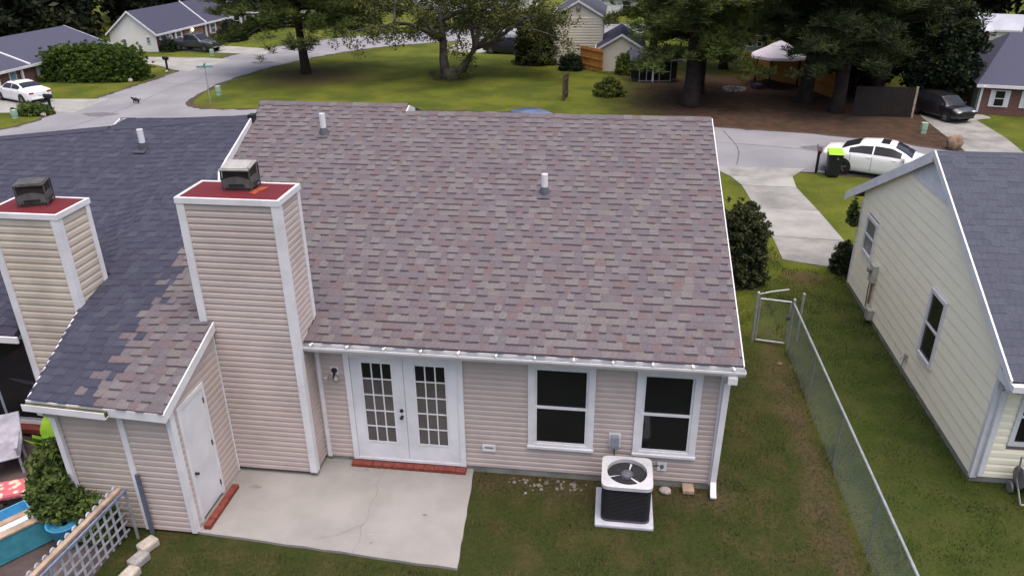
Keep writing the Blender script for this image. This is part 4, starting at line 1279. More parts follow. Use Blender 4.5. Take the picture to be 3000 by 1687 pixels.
# ================================================================== CLUTTER BEHIND THE BLACK-ROOFED HALF
struct(sheet('patio', [(-16, -6.5), (-9.75, -6.5), (-9.75, -2.2), (-10.7, -2.2), (-10.7, 0.3), (-16, 0.3)], 0.008, mat('dark_patio', (0.075, 0.055, 0.055), 0.9, 0.3, 1.5, 0.2, 20)))
GREYLILAC = mat('lilac_grey_plastic', (0.33, 0.32, 0.38), .6, .2, 4)
LATTICE = mat('grey_white_lattice', (0.36, 0.37, 0.41), .6, .2, 6)
lat = thing('lattice_fence', 'white lattice fence with tan wooden rail beside the shed', 'fence', (-9.62, -2.32, 0))
LF = 3.6
mb = MB(); mb.box(-0.05, 0.03, -LF, 0.0, 0.98, 1.03); mb.build('top_rail', WOODT, lat, rz=-0.07)
for k in range(24):
    mb = MB(); mb.lathe([(0.05, -0.012), (0.05, 0.012)], 10, 0, Matrix.Translation((-0.06, -0.07 - k * 0.15, 1.03)) @ Matrix.Rotation(math.pi / 2, 4, 'Y')); mb.build('scallop', LATTICE, lat, rz=-0.07)
for k in range(23):
    mb = MB(); mb.box(-0.062, -0.05, -0.10 - k * 0.155 - .022, -0.10 - k * 0.155 + .022, 0.06, 0.985); mb.build('slat', LATTICE, lat, rz=-0.07)
for z in (0.15, 0.32, 0.49, 0.66, 0.83):
    mb = MB(); mb.box(-0.048, -0.04, -LF, 0.0, z - .02, z + .02); mb.build('cross_slat', LATTICE, lat, rz=-0.07)
mb = MB(); mb.tube([(0.10, 0.0, 1.0), (0.10, -LF, 1.0)], 0.022, 8); mb.build('pipe_rail', mat('blue_pipe', (0.16, 0.19, 0.28), 0.5, 0.15, 6, 0, 60, 0.4), lat, rz=-0.07)
for y in (-0.03, -1.7, -3.4):
    mb = MB(); mb.tube([(0.10, y, 0), (0.10, y, 0.98)], 0.025, 8); mb.build('post', GALV, lat, rz=-0.07)
mb = MB(); mb.box(-0.03, 0.03, -0.02, 0.02, 0, 1.25)
tag(mb.build('fence_stake', mat('slate_blue_metal', (0.10, 0.115, 0.17), 0.5, 0.15), loc=(-9.33, -2.24, 0.0)), 'dark blue flat stake leaning at the shed wall by the lattice', 'stake')
BLK = mat('edging_concrete', (0.40, 0.36, 0.32), 0.9, 0.2, 7, 0.4, 30)
BLK2 = mat('edging_concrete_grey', (0.27, 0.26, 0.25), 0.9, 0.2, 7, 0.4, 30)
for i in range(6):
    t_ = i / 5
    mb = MB(); mb.box(-.11, .11, -.15, .15, 0, .15)
    q = mb.build('edging_block', BLK if i % 2 == 0 else BLK2, None, loc=(-9.22 + 0.17 * t_, -2.55 - 1.6 * t_, 0), rz=-.25 + .12 * ((i * 5) % 4 - 1.5), bevel=.035)
    tag(q, 'weathered concrete edging block in the row along the lattice fence', 'block', 'edging blocks along the lattice')
# furniture and boxes
TEAL = mat('teal_paint', (0.048, 0.224, 0.288), 0.5, 0.15, 5)
tb = thing('storage_bench', 'teal wooden storage bench with pale slatted top', 'bench', (-11.25, -2.75, 0), 0.95)
for (a, b2, c, d) in ((-.75, .75, -.2, -.18), (-.75, .75, .18, .2), (-.75, -.73, -.18, .18), (.73, .75, -.18, .18)):
    mb = MB(); mb.box(a, b2, c, d, 0.03, 0.5); mb.build('side_panel', TEAL, tb)
for k in range(3):
    mb = MB(); mb.box(-.78, .78, -.22 + k * .15, -.09 + k * .15, 0.5, 0.53); mb.build('top_slat', WOODT if k != 1 else WHITE2, tb)
bs = thing('storage_tub', 'open sky blue plastic tub next to the storage bench', 'tub', (-11.72, -2.42, 0), 0.95)
for (a, b2, c, d) in ((-.3, .3, -.2, -.18), (-.3, .3, .18, .2), (-.3, -.28, -.18, .18), (.28, .3, -.18, .18)):
    mb = MB(); mb.box(a, b2, c, d, 0.02, 0.34); mb.build('side', mat('sky_plastic', (0.10, 0.38, 0.62), 0.4, 0.1), bs)
mb = MB(); mb.box(-.28, .28, -.18, .18, 0.02, 0.04); mb.build('bottom', MATS['sky_plastic'], bs)

def checker(name, a, b_, s):
    m, nt, bs_ = _nodes(name)
    N, L = nt.nodes, nt.links
    tc = N.new('ShaderNodeTexCoord'); ck = N.new('ShaderNodeTexVoronoi')
    ck.inputs['Scale'].default_value = s
    L.new(tc.outputs['Object'], ck.inputs['Vector'])
    mr = N.new('ShaderNodeMapRange'); mr.inputs['From Min'].default_value = 0.32; mr.inputs['From Max'].default_value = 0.5
    L.new(ck.outputs['Distance'], mr.inputs['Value'])
    mx = N.new('ShaderNodeMix'); mx.data_type = 'RGBA'; mx.inputs['A'].default_value = (*a, 1); mx.inputs['B'].default_value = (*b_, 1)
    L.new(mr.outputs[0], mx.inputs['Factor']); L.new(mx.outputs['Result'], bs_.inputs['Base Color'])
    bs_.inputs['Roughness'].default_value = 0.7
    return m
cushm = checker('pink_print', (0.60, 0.50, 0.38), (0.52, 0.10, 0.13), 9)
cu = MB(); cu.box(-.36, .36, -.22, .22, 0, .13)
tag(cu.build('cushion', cushm, loc=(-12.0, -1.9, 0.34), rz=0.42, bevel=0.05), 'pink and cream patterned seat cushion on the cluttered patio', 'cushion')
st_ = thing('low_stool', 'dark low stool carrying the patterned cushion', 'stool', (-12.0, -1.9, 0), 0.42)
mb = MB(); mb.box(-.34, .34, -.2, .2, .29, .34); mb.build('seat', WOODD, st_)
for sx in (-.28, .28):
    for sy in (-.15, .15):
        mb = MB(); mb.box(sx - .025, sx + .025, sy - .025, sy + .025, 0, .29); mb.build('leg', WOODD, st_)
for i, (x, y, rz, lab) in enumerate(((-12.95, -0.95, 0.6, 'white folding lounge chair lying flat near the sliding door'), (-13.7, -1.25, 0.3, 'white plastic patio chair seen at the picture edge behind the lounge chair'))):
    c = thing('patio_chair', lab, 'chair', (x, y, 0), rz, None)
    mb = MB(); mb.box(-.28, .28, -.3, .3, .36, .40); mb.build('seat', GREYLILAC, c, bevel=.02)
    mb = MB(); mb.box(-.28, .28, 0, .05, 0, .6, 0, Matrix.Translation((0, .3, .38)) @ Matrix.Rotation(-0.9, 4, 'X')); mb.build('backrest', GREYLILAC, c, bevel=.02)
    for sx in (-.25, .25):
        mb = MB(); mb.box(sx - .03, sx + .03, -.3, .3, .56, .59); mb.build('armrest', GREYLILAC, c)
        for sy in (-.26, .26):
            mb = MB(); mb.box(sx - .02, sx + .02, sy - .02, sy + .02, 0, .56 if sy < 0 else .36); mb.build('leg', GREYLILAC, c)
pt = thing('planter', 'tall blue ceramic planter beside the lattice fence', 'planter', (-10.55, -2.62, 0))
mb = MB(); mb.lathe([(0.14, 0), (0.16, .02), (0.24, .45), (0.27, .50), (0.25, .50), (0.22, .44)], 18); mb.build('pot', mat('blue_glaze', (0.05, 0.24, 0.42), 0.3, 0.15, 4), pt, smooth=True)
mb = MB(); mb.lathe([(0.22, .42), (0.05, .44)], 14); mb.build('soil', WOODD, pt)
pt2 = thing('flower_pot', 'terracotta pot half hidden under leafy patio plants', 'pot', (-11.2, -1.7, 0.0))
mb = MB(); mb.lathe([(0.13, 0), (0.2, .36), (0.23, .37), (0.23, .43), (0.19, .43), (0.18, .34)], 18); mb.build('pot', mat('terracotta', (0.30, 0.15, 0.09), 0.8, 0.2, 6), pt2, smooth=True)
bxs = MB(); bxs.box(-.3, .3, -.22, .22, 0, .12)
tag(bxs.build('doormat', mat('yellow_tan', (0.42, 0.33, 0.18), 0.9, 0.2, 6), loc=(-12.35, -2.75, 0.012), rz=0.2), 'tan mat on the patio floor beside the blue tub', 'mat')

# ================================================================== VEGETATION
def rand_dirs(r, n):
    d = r.normal(size=(n, 3))
    return d / np.linalg.norm(d, axis=1, keepdims=True)

def quads(C_, A, B):
    """diamond leaves at C with half axes A, B"""
    n = len(C_)
    V = np.empty((n, 4, 3), np.float32)
    V[:, 0] = C_ - A; V[:, 1] = C_ - B; V[:, 2] = C_ + A; V[:, 3] = C_ + B
    return V.reshape(-1, 3), np.arange(4 * n, dtype=np.int32).reshape(n, 4)

def leaves(r, centers, rad, n_each, size, flat=0.6, elong=1.0, squash=0.7):
    """leaf faces in fuzzy clumps"""
    C_ = np.repeat(centers, n_each, axis=0)
    R_ = np.repeat(np.broadcast_to(rad, (len(centers),)), n_each)
    n = len(C_)
    off = rand_dirs(r, n) * (r.random((n, 1)) ** 0.45) * R_[:, None]
    off[:, 2] *= squash
    P = C_ + off
    a = rand_dirs(r, n); a[:, 2] *= flat
    b_ = np.cross(a, rand_dirs(r, n)); 
    a /= np.linalg.norm(a, axis=1, keepdims=True); b_ /= np.linalg.norm(b_, axis=1, keepdims=True)
    s = size * r.uniform(0.6, 1.35, (n, 1))
    return quads(P, a * s * elong, b_ * s * 0.5 / max(1, elong * .7))

def needles(r, centers, rad, n_each, length, width):
    """pine needle sprays radiating from tuft centres"""
    C_ = np.repeat(centers, n_each, axis=0)
    n = len(C_)
    d = rand_dirs(r, n); d[:, 2] = np.abs(d[:, 2]) * 0.9 - 0.15
    d /= np.linalg.norm(d, axis=1, keepdims=True)
    base = C_ + rand_dirs(r, n) * rad * r.random((n, 1))
    L = length * r.uniform(.6, 1.2, (n, 1))
    s = np.cross(d, rand_dirs(r, n)); s /= np.linalg.norm(s, axis=1, keepdims=True)
    return quads(base + d * L * .5, d * L * .5, s * width * r.uniform(.7, 1.3, (n, 1)))

def pine_parts(seed, H, hb, Rc, nb, tr, n_tuft=9, n_need=26, ln=0.34, wd=0.035, droop=0.5, low_long=None, cl=0.55):
    r = np.random.default_rng(seed)
    tb = MB()
    bend = r.uniform(-.25, .25, 2)
    pts = [(bend[0] * math.sin(k / 6 * 2.2), bend[1] * math.sin(k / 6 * 2.6), H * k / 6) for k in range(7)]
    tb.tube([(0, 0, -.1)] + [(0, 0, .35)] + pts[1:], [tr * 1.35, tr * 1.05] + [tr * (1 - .88 * k / 6) for k in range(1, 7)], 9)
    cent = []
    for i in range(nb):
        f = (i + r.random()) / nb
        h = hb + (H - hb) * f
        a = i * 2.4 + r.uniform(-.5, .5)
        taper = (1 - f) ** 0.75 * (0.75 + 0.25 * min(1, f * 5)) + 0.08
        L = Rc * taper * r.uniform(.65, 1.12)
        dz = r.uniform(-.15, .22) * L
        u = np.array([math.cos(a), math.sin(a)])
        bp = []
        for k in range(6):
            s = k / 5
            bp.append((u[0] * L * s, u[1] * L * s, h + dz * s - droop * L * .35 * s * s + 0.12 * L * s))
        tb.tube(bp, [max(.02, tr * .28 * (1 - f * .6) * (1 - .8 * k / 5)) for k in range(6)], 5)
        m = max(3, int(n_tuft * (L / Rc) ** .8 + 1))
        for k in range(m):
            s = r.uniform(.28, 1.02)
            p = np.array([np.interp(s, np.linspace(0, 1, 6), [q[j] for q in bp]) for j in range(3)])
            side = np.array([-u[1], u[0], 0]) * r.normal(0, .20) * L * s
            c = p + side + np.array([0, 0, r.uniform(-.05, .25)])
            for _ in range(3):
                cent.append(c + r.normal(0, cl * .5, 3) * np.array([1, 1, .5]))
    cent = np.array(cent)
    V, F = needles(r, cent, cl * .45, n_need, ln, wd)
    return tb, V, F

def make_tree(name, label, loc, tb, V, F, lm, bark, group=None, rz=0.0, scale=1.0):
    t_ = thing(name, label, 'tree', loc, rz, group)
    t_.scale = (scale,) * 3
    tb.build('trunk', bark, t_, smooth=True)
    np_obj('crown', V, F, lm, t_)
    return t_

PINE = leaf_mat('pine_needles', (0.030, 0.042, 0.012), (0.084, 0.108, 0.024), 0.8)
PINE2 = leaf_mat('pine_needles_dark', (0.018, 0.026, 0.011), (0.046, 0.060, 0.018), 0.7)
PINE3 = leaf_mat('pine_needles_bright', (0.042, 0.058, 0.012), (0.125, 0.150, 0.028), 0.7)
OAK = leaf_mat('oak_leaves', (0.034, 0.042, 0.014), (0.088, 0.100, 0.026), 0.8)
CEDAR = leaf_mat('cedar_leaves', (0.010, 0.016, 0.010), (0.022, 0.034, 0.014), 1.0)
FOREST = leaf_mat('forest_leaves', (0.012, 0.016, 0.010), (0.034, 0.040, 0.018), 0.35)
HEDGE = leaf_mat('hedge_leaves', (0.030, 0.055, 0.010), (0.080, 0.130, 0.018), 1.2)
SHRUBM = leaf_mat('shrub_leaves', (0.020, 0.028, 0.012), (0.060, 0.068, 0.028), 2.5)
BRIGHT = leaf_mat('bright_leaves', (0.10, 0.20, 0.015), (0.20, 0.34, 0.03), 3)
MIDGREEN = leaf_mat('patio_leaves', (0.035, 0.060, 0.015), (0.085, 0.115, 0.028), 3)

# left pine on the corner lawn
tb, V, F = pine_parts(3, 10.0, 2.9, 7.0, 76, 0.33, 16, 46, 0.42, 0.021, .6)
make_tree('pine_tree', 'pine tree with spreading lower boughs on the corner lawn by the street sign', (-23.0, 40.4, 0), tb, V, F, PINE, BARK, rz=0.4)
# two-stemmed oak
def oak(seed):
    r = np.random.default_rng(seed)
    tb = MB()
    cent = []
    def limb(p, d, L, rad, lvl):
        pts = [p]; q = np.array(p, float); d = np.array(d, float)
        for k in range(4):
            d = d + r.normal(0, .14, 3) + np.array([0, 0, .02 if lvl == 0 else -.03])
            d /= np.linalg.norm(d)
            q = q + d * L / 4
            pts.append(tuple(q))
        tb.tube(pts, [max(.015, rad * (1 - .16 * k)) for k in range(5)], 7 if lvl < 2 else 4)
        if lvl >= 2:
            for k in range(5):
                t = r.uniform(.3, 1.05)
                j = min(3, int(t * 4)); c = np.array(pts[j]) + (np.array(pts[min(4, j + 1)]) - np.array(pts[j])) * (t * 4 - j)
                cent.append(c + r.normal(0, .28, 3) + np.array([0, 0, -.1]))
        if lvl < 3:
            nb = (5, 4, 3)[lvl]
            for k in range(nb):
                a = 2 * math.pi * (k + r.random()) / nb
                out = np.array([math.cos(a), math.sin(a), r.uniform(-.28, .32) if lvl else r.uniform(-.02, .35)])
                nd = d * .45 + out * .9
                nd /= np.linalg.norm(nd)
                s = r.integers(2, 5)
                limb(pts[s], nd, L * r.uniform(.68, .9), rad * .5, lvl + 1)
    limb((-.25, 0, -.1), (-.18, 0, 1), 5.0, .36, 0)
    limb((.30, 0, -.1), (.48, .1, 1), 4.8, .33, 0)
    tb.lathe([(.75, -.05), (.55, .2), (.45, .6)], 10)
    cent = np.array(cent)
    V, F = leaves(r, cent, 0.56, 64, 0.08)
    return tb, V, F
tb, V, F = oak(12)
make_tree('oak_tree', 'broad two stemmed oak tree in the middle of the corner lawn', (-12.7, 39.4, 0), tb, V, F, OAK, BARK2)
# pines beyond the street on the right
specs = [  # loc, H, hb, R, nb, trunk, seed, mat, label
    ((2.26, 32.3, 0), 12, 2.5, 4.3, 60, .46, 31, PINE, 'thick trunked pine standing nearest the brown fence post on the pine straw'),
    ((8.62, 33.9, 0), 13, 3.1, 4.3, 52, .40, 32, PINE2, 'tall dark pine in front of the orange board fence'),
    ((9.75, 31.4, 0), 12, 2.5, 4.2, 52, .36, 33, PINE2, 'dark pine rooted at the left end of the black board fence'),
    ((3.0, 36.0, 0), 11, 2.9, 3.8, 44, .3, 34, PINE3, 'bright green pine behind the fire ring near the screened porch'),
    ((12.6, 34.6, 0), 12, 1.9, 4.8, 56, .36, 35, PINE2, 'dark pine behind the black board fence near the driveway'),
    ((0.6, 44.5, 0), 13, 2.6, 4.6, 44, .3, 36, PINE, 'pine rising behind the screened porch of the beige house'),
    ((5.4, 44.5, 0), 13, 2.6, 4.6, 44, .3, 37, PINE, 'pine standing in front of the grey house by the gazebo'),
    ((11.5, 42.5, 0), 14, 2.4, 5.2, 50, .34, 38, PINE2, 'dark pine behind the far end of the orange board fence'),
    ((14.4, 41.0, 0), 13, 2.0, 4.2, 46, .34, 39, PINE2, 'dark pine rising behind the cedar at the brick house'),
]
for loc, H, hb_, R_, nb_, tr_, sd_i, m_, lab in specs:
    dr_ = .35 if hb_ > 3 else .65
    tb, V, F = pine_parts(sd_i, H, hb_, R_, nb_, tr_, 15, 46, .40, .019, dr_)
    make_tree('pine_tree', lab, loc, tb, V, F, m_, BARK, rz=sd_i * .7)
# cedar by the right driveway
def blob_tree(seed, H, R_, n, size, nl):
    r = np.random.default_rng(seed)
    tb = MB(); tb.tube([(0, 0, -.1), (0, 0, H * .5), (0, 0, H * .9)], [R_ * .09, R_ * .06, .03], 8)
    z = r.random(n) ** .8
    prof = np.sin(np.clip(z * 1.05 + .06, 0, 1) * math.pi) ** .55 * (1 - .45 * z)
    a = r.random(n) * 2 * math.pi
    rr = R_ * prof * np.sqrt(r.uniform(.25, 1, n)) * (1 + .18 * np.sin(a * 5 + z * 9))
    c = np.stack([rr * np.cos(a), rr * np.sin(a), .25 + z * H], 1)
    V, F = leaves(r, c, R_ * .24, nl, size, .8)
    return tb, V, F
tb, V, F = blob_tree(5, 6.2, 2.0, 420, .13, 60)
make_tree('cedar_tree', 'dense dark cedar tree beside the black car and brick house', (15.2, 33.4, 0), tb, V, F, CEDAR, BARK)
tb, V, F = blob_tree(6, 7.0, 2.3, 380, .15, 50)
make_tree('evergreen_tree', 'dark evergreen tree behind the black board fence and cedar', (12.2, 36.5, 0), tb, V, F, CEDAR, BARK)
tb, V, F = blob_tree(8, 3.0, 1.7, 240, .12, 50)
make_tree('evergreen_tree', 'rounded dark tree behind the brick house roof', (27.6, 47.0, 0), tb, V, F, CEDAR, BARK)

# clipped hedge in front of the left brick house
def shrub(name, label, cat, loc, rx, ry, H, lm, seed, n=700, nl=16, size=.09, rz=0.0, boxy=3.0, core=(0.012, 0.018, 0.006), name_leaf='foliage'):
    r = np.random.default_rng(seed)
    t_ = thing(name, label, cat, loc, rz)
    d = rand_dirs(r, n); d[:, 2] = np.abs(d[:, 2])
    k = (np.abs(d[:, 0]) ** boxy + np.abs(d[:, 1]) ** boxy + np.abs(d[:, 2]) ** boxy) ** (-1 / boxy)
    wob = 1 + .10 * np.sin(d[:, 0] * 6 + seed) * np.cos(d[:, 1] * 5 + d[:, 2] * 4) + r.normal(0, .09, n)
    c = d * (k * wob)[:, None] * np.array([rx, ry, H])
    c[:, 2] = np.maximum(c[:, 2], .08)
    V, F = leaves(r, c, size * 1.9, nl, size, .8)
    np_obj(name_leaf, V, F, lm, t_)
    mb = MB()
    u = [(math.cos(math.pi / 2 * i / 7), math.sin(math.pi / 2 * i / 7)) for i in range(8)]
    vv, ff = [], []
    for s, z in u:
        for q in range(12):
            a = 2 * math.pi * q / 12
            dd = np.array([s * math.cos(a), s * math.sin(a), z]) + 1e-9
            kk = (abs(dd[0]) ** boxy + abs(dd[1]) ** boxy + abs(dd[2]) ** boxy) ** (-1 / boxy)
            vv.append((dd[0] * kk * rx * .82, dd[1] * kk * ry * .82, dd[2] * kk * H * .85))
    for i in range(7):
        for q in range(12):
            ff.append((i * 12 + q, i * 12 + (q + 1) % 12, (i + 1) * 12 + (q + 1) % 12, (i + 1) * 12 + q))
    mb.add(vv, ff)
    mb.build('inner_core', mat('shrub_core_dark', core, .95, .2), t_, smooth=True)  # solid dark dome filling the space behind the leaves, no twigs modelled
    return t_
shrub('hedge', 'large clipped green hedge in front of the brick house on the left', 'hedge', (-36.2, 37.1, 0), 3.0, 1.2, 1.95, HEDGE, 4, 3000, 26, .06, .1, 4.5)
shrub('shrub', 'tall rounded dark shrub against the side of the brown roofed house', 'shrub', (1.62, 9.3, 0), .70, .75, 1.85, SHRUBM, 5, 900, 24, .05, 0, 3.0, (0.012, 0.010, 0.008))
shrub('shrub', 'small dark bush at the yellow house corner beside the driveway', 'shrub', (4.75, 10.1, 0), .28, .3, .75, SHRUBM, 6, 200, 18, .045)
shrub('vine', 'green vine climbing the far corner of the yellow house', 'vine', (4.55, 9.35, 1.7), .10, .2, .6, MIDGREEN, 7, 90, 12, .04)
shrub('shrub', 'low leafy bed beside the left roadside mailbox', 'shrub', (-33.2, 26.9, 0), .9, .5, .5, MIDGREEN, 8, 220, 14, .07)
shrub('shrub', 'small dark bush at the wall of the beige house', 'shrub', (-5.0, 43.2, 0), .7, .6, .9, CEDAR, 9, 260, 14, .08)
shrub('shrub', 'green sapling bush beside the brown fence post', 'shrub', (-2.3, 34.6, 0), .8, .6, .95, PINE3, 10, 160, 12, .08, 0, 2)
shrub('shrub', 'round dark bush by the porch of the white gabled house', 'shrub', (-38.0, 49.3, 0), .55, .5, .9, CEDAR, 11, 160, 12, .08)
shrub('shrub', 'round dark bush near the bay window behind the pickup truck', 'shrub', (-35.6, 55.6, 0), 1.0, .9, 1.5, CEDAR, 13, 240, 14, .10)
shrub('shrub', 'dark shrubs by the brick wall next to the white saloon car', 'shrub', (-39.8, 28.0, 0), 1.6, .6, .8, CEDAR, 14, 300, 14, .08)
shrub('ivy_bush', 'leafy bush covering the corner of the beige house wing', 'shrub', (-1.0, 41.9, 0), .8, .6, 1.2, PINE3, 15, 300, 14, .09)
shrub('shrub', 'dark tree-like bush at the left corner of the beige house', 'shrub', (-7.6, 45.6, 0), 1.4, 1.1, 3.6, OAK, 16, 500, 16, .12, 0, 2.2)
ob = thing('sapling_shoots', 'leafy shoots growing around the foot of the oak', 'shoots', (-12.7, 39.2, 0))
for i, (x, y) in enumerate(((-1.0, -.3), (-.5, -.75), (.25, -.85), (.9, -.5), (1.2, .1))):
    V, F = leaves(np.random.default_rng(60 + i), np.array([[x, y, .3]]), .4, 80, .08)
    np_obj('shoot', V, F, OAK, ob)['kind'] = 'stuff'
# patio plants
shrub('potted_plant', 'dark green leafy plant in the terracotta pot', 'plant', (-11.2, -1.7, .40), .42, .40, .75, MIDGREEN, 21, 220, 14, .055, 0, 2.2)
shrub('potted_plant', 'trailing plant in front of the shed downspout', 'plant', (-10.75, -2.35, .45), .38, .32, .65, MIDGREEN, 22, 200, 14, .05, 0, 2.2)
shrub('potted_plant', 'loose leafy plant growing between the lattice and the shed', 'plant', (-10.1, -2.45, 0.1), .30, .22, .7, MIDGREEN, 24, 120, 12, .05, 0, 2.2)
el = thing('leafy_plant', 'bright green big leaved plant on the cluttered patio', 'plant', (-11.75, -1.05, 0.0))
r = np.random.default_rng(9)
mb = MB()
for k in range(9):
    a = k * 2.4; L = r.uniform(.15, .35); h = r.uniform(.45, .95)
    mb.tube([(0, 0, 0), (math.cos(a) * L * .3, math.sin(a) * L * .3, h * .7), (math.cos(a) * L * .6, math.sin(a) * L * .6, h)], .012, 5)
    lf = MB()
    u = Vector((math.cos(a) * .5, math.sin(a) * .5, .55 if k % 3 else -.2)).normalized(); s = Vector((-math.sin(a), math.cos(a), 0)); n_ = u.cross(s)
    b0 = Vector((math.cos(a) * L * .55, math.sin(a) * L * .55, h))
    pr = [(-.06, .10), (.05, .15), (.18, .14), (.30, .08), (.40, 0)]
    vv = [tuple(b0 + u * p + s * w_ - n_ * .15 * w_) for p, w_ in pr] + [tuple(b0 + u * p) for p, _ in pr] + [tuple(b0 + u * p - s * w_ - n_ * .15 * w_) for p, w_ in pr]
    lf.add(vv, [(i, i + 1, 6 + i, 5 + i) for i in range(4)] + [(5 + i, 6 + i, 11 + i, 10 + i) for i in range(4)])
    lf.build('leaf', BRIGHT, el, smooth=True)
mb.build('stem', MIDGREEN, el)

# far woods: three tree shapes copied into rows behind the houses
protos = []
for sd_i, H, R_ in ((41, 13, 4.4), (42, 16, 4.8), (43, 11, 4.2)):
    tb, V, F = blob_tree(sd_i, H, R_, 320, .34, 26)
    protos.append((tb, V, F))
spots_l = [(-74, 52), (-66, 57), (-60, 49), (-59, 63), (-53, 56), (-52, 68), (-47, 62), (-56, 74), (-46, 73), (-66, 70), (-76, 66), (-50, 45.5), (-57, 40), (-66, 42), (-49.5, 52.5), (-45.6, 67)]
spots_r = [(13, 54), (20, 66), (31, 70), (38, 60), (17, 60), (26, 72), (37, 66), (46, 60), (10, 64), (20, 74), (33, 76), (46, 72), (41, 52), (46, 46), (14.5, 46.5)]
first = [None] * 3
for grp, spots, lab in (('trees of the left background woods', spots_l, 'dark leafy tree in the woods behind the houses on the left'), ('trees of the right background woods', spots_r, 'dark leafy tree in the woods behind the houses on the right')):
    for i, (x, y) in enumerate(spots):
        k = i % 3
        if first[k] is None:
            tb, V, F = protos[k]
            t_ = make_tree('woodland_tree', lab, (x, y, 0), tb, V, F, FOREST, BARK, grp)
            first[k] = t_
        else:
            t_ = copy_tree(first[k])
            t_.location = (x, y, 0)
            t_['label'] = lab; t_['group'] = grp
        t_.rotation_euler = (0, 0, i * 1.3)
        t_.scale = (1, 1, .85 + .3 * ((i * 7) % 5) / 5)

# grass blades over the near yard
def grass():
    r = np.random.default_rng(77)
    n = 250000
    x = r.uniform(-10, 9.5, n); y = r.uniform(-5.2, 12.5, n)
    ok = np.ones(n, bool)
    ok &= ~((x < 0.06) & (y > -0.02))
    ok &= ~((x > -8.72) & (x < -4.17) & (y > -2.45) & (y < 0.1))
    ok &= ~((x < -8.55) & (y > -2.2))
    ok &= ~((x < -9.6))
    ok &= ~((x > 4.64) & (y > 0.76) & (y < 9.2))
    ok &= ~((x > 3.15) & (x < 5.5) & (y > 10.1))
    ok &= ~((x > -2.03) & (x < -1.03) & (y > -1.22) & (y < -0.22))
    bare = (np.abs(x - 1.95 + .18 * np.sin(y * 2.1) + .1 * np.sin(y * 5.3)) < .25) & (y < 6.2)
    ok &= ~(bare & (r.random(n) < .8))
    clump = np.sin(x * 3.1 + np.sin(y * 2.3) * 2) * np.sin(y * 2.7 + np.sin(x * 1.9) * 2)
    ok &= r.random(n) < (.55 + .45 * clump)
    x, y, clump = x[ok], y[ok], clump[ok]
    n = len(x)
    h = r.uniform(.025, .065, n) * (1 + .35 * clump)
    h *= np.where(np.abs(x - 2.33) < .10, 2.6, 1.0) * np.where((x > 4.45) & (y > .6), 1.7, 1.0) * np.where((y > -2.62) & (y < -2.38) & (x < -4.1), 1.5, 1.0) * np.where((x > -4.2) & (x < -4.0), 1.4, 1.0); a = r.uniform(0, 6.283, n); w = .007
    lean = r.uniform(.1, .9, n) * h; la = r.uniform(0, 6.283, n)
    V = np.empty((n, 3, 3), np.float32)
    V[:, 0] = np.stack([x - w * np.cos(a), y - w * np.sin(a), np.zeros(n)], 1)
    V[:, 1] = np.stack([x + w * np.cos(a), y + w * np.sin(a), np.zeros(n)], 1)
    V[:, 2] = np.stack([x + lean * np.cos(la), y + lean * np.sin(la), h], 1)
    side = (x > 2.3)
    u = r.random(n)
    mi = np.where(side, np.where(u < .75, 0, 1), np.where(u < .42, 0, np.where(u < .8, 1, 2)))
    o = np_obj('grass', V.reshape(-1, 3), np.arange(3 * n).reshape(n, 3), [mat('grass_green', (0.039, 0.061, 0.014), .9, .2, 1), mat('grass_olive', (0.066, 0.069, 0.020), .9, .2, 1), mat('grass_straw', (0.101, 0.080, 0.038), .9, .2, 1)], None, mi)
    stuff(o)
    o['label'] = 'short patchy grass of the near back yard'
    o['category'] = 'grass'
grass()

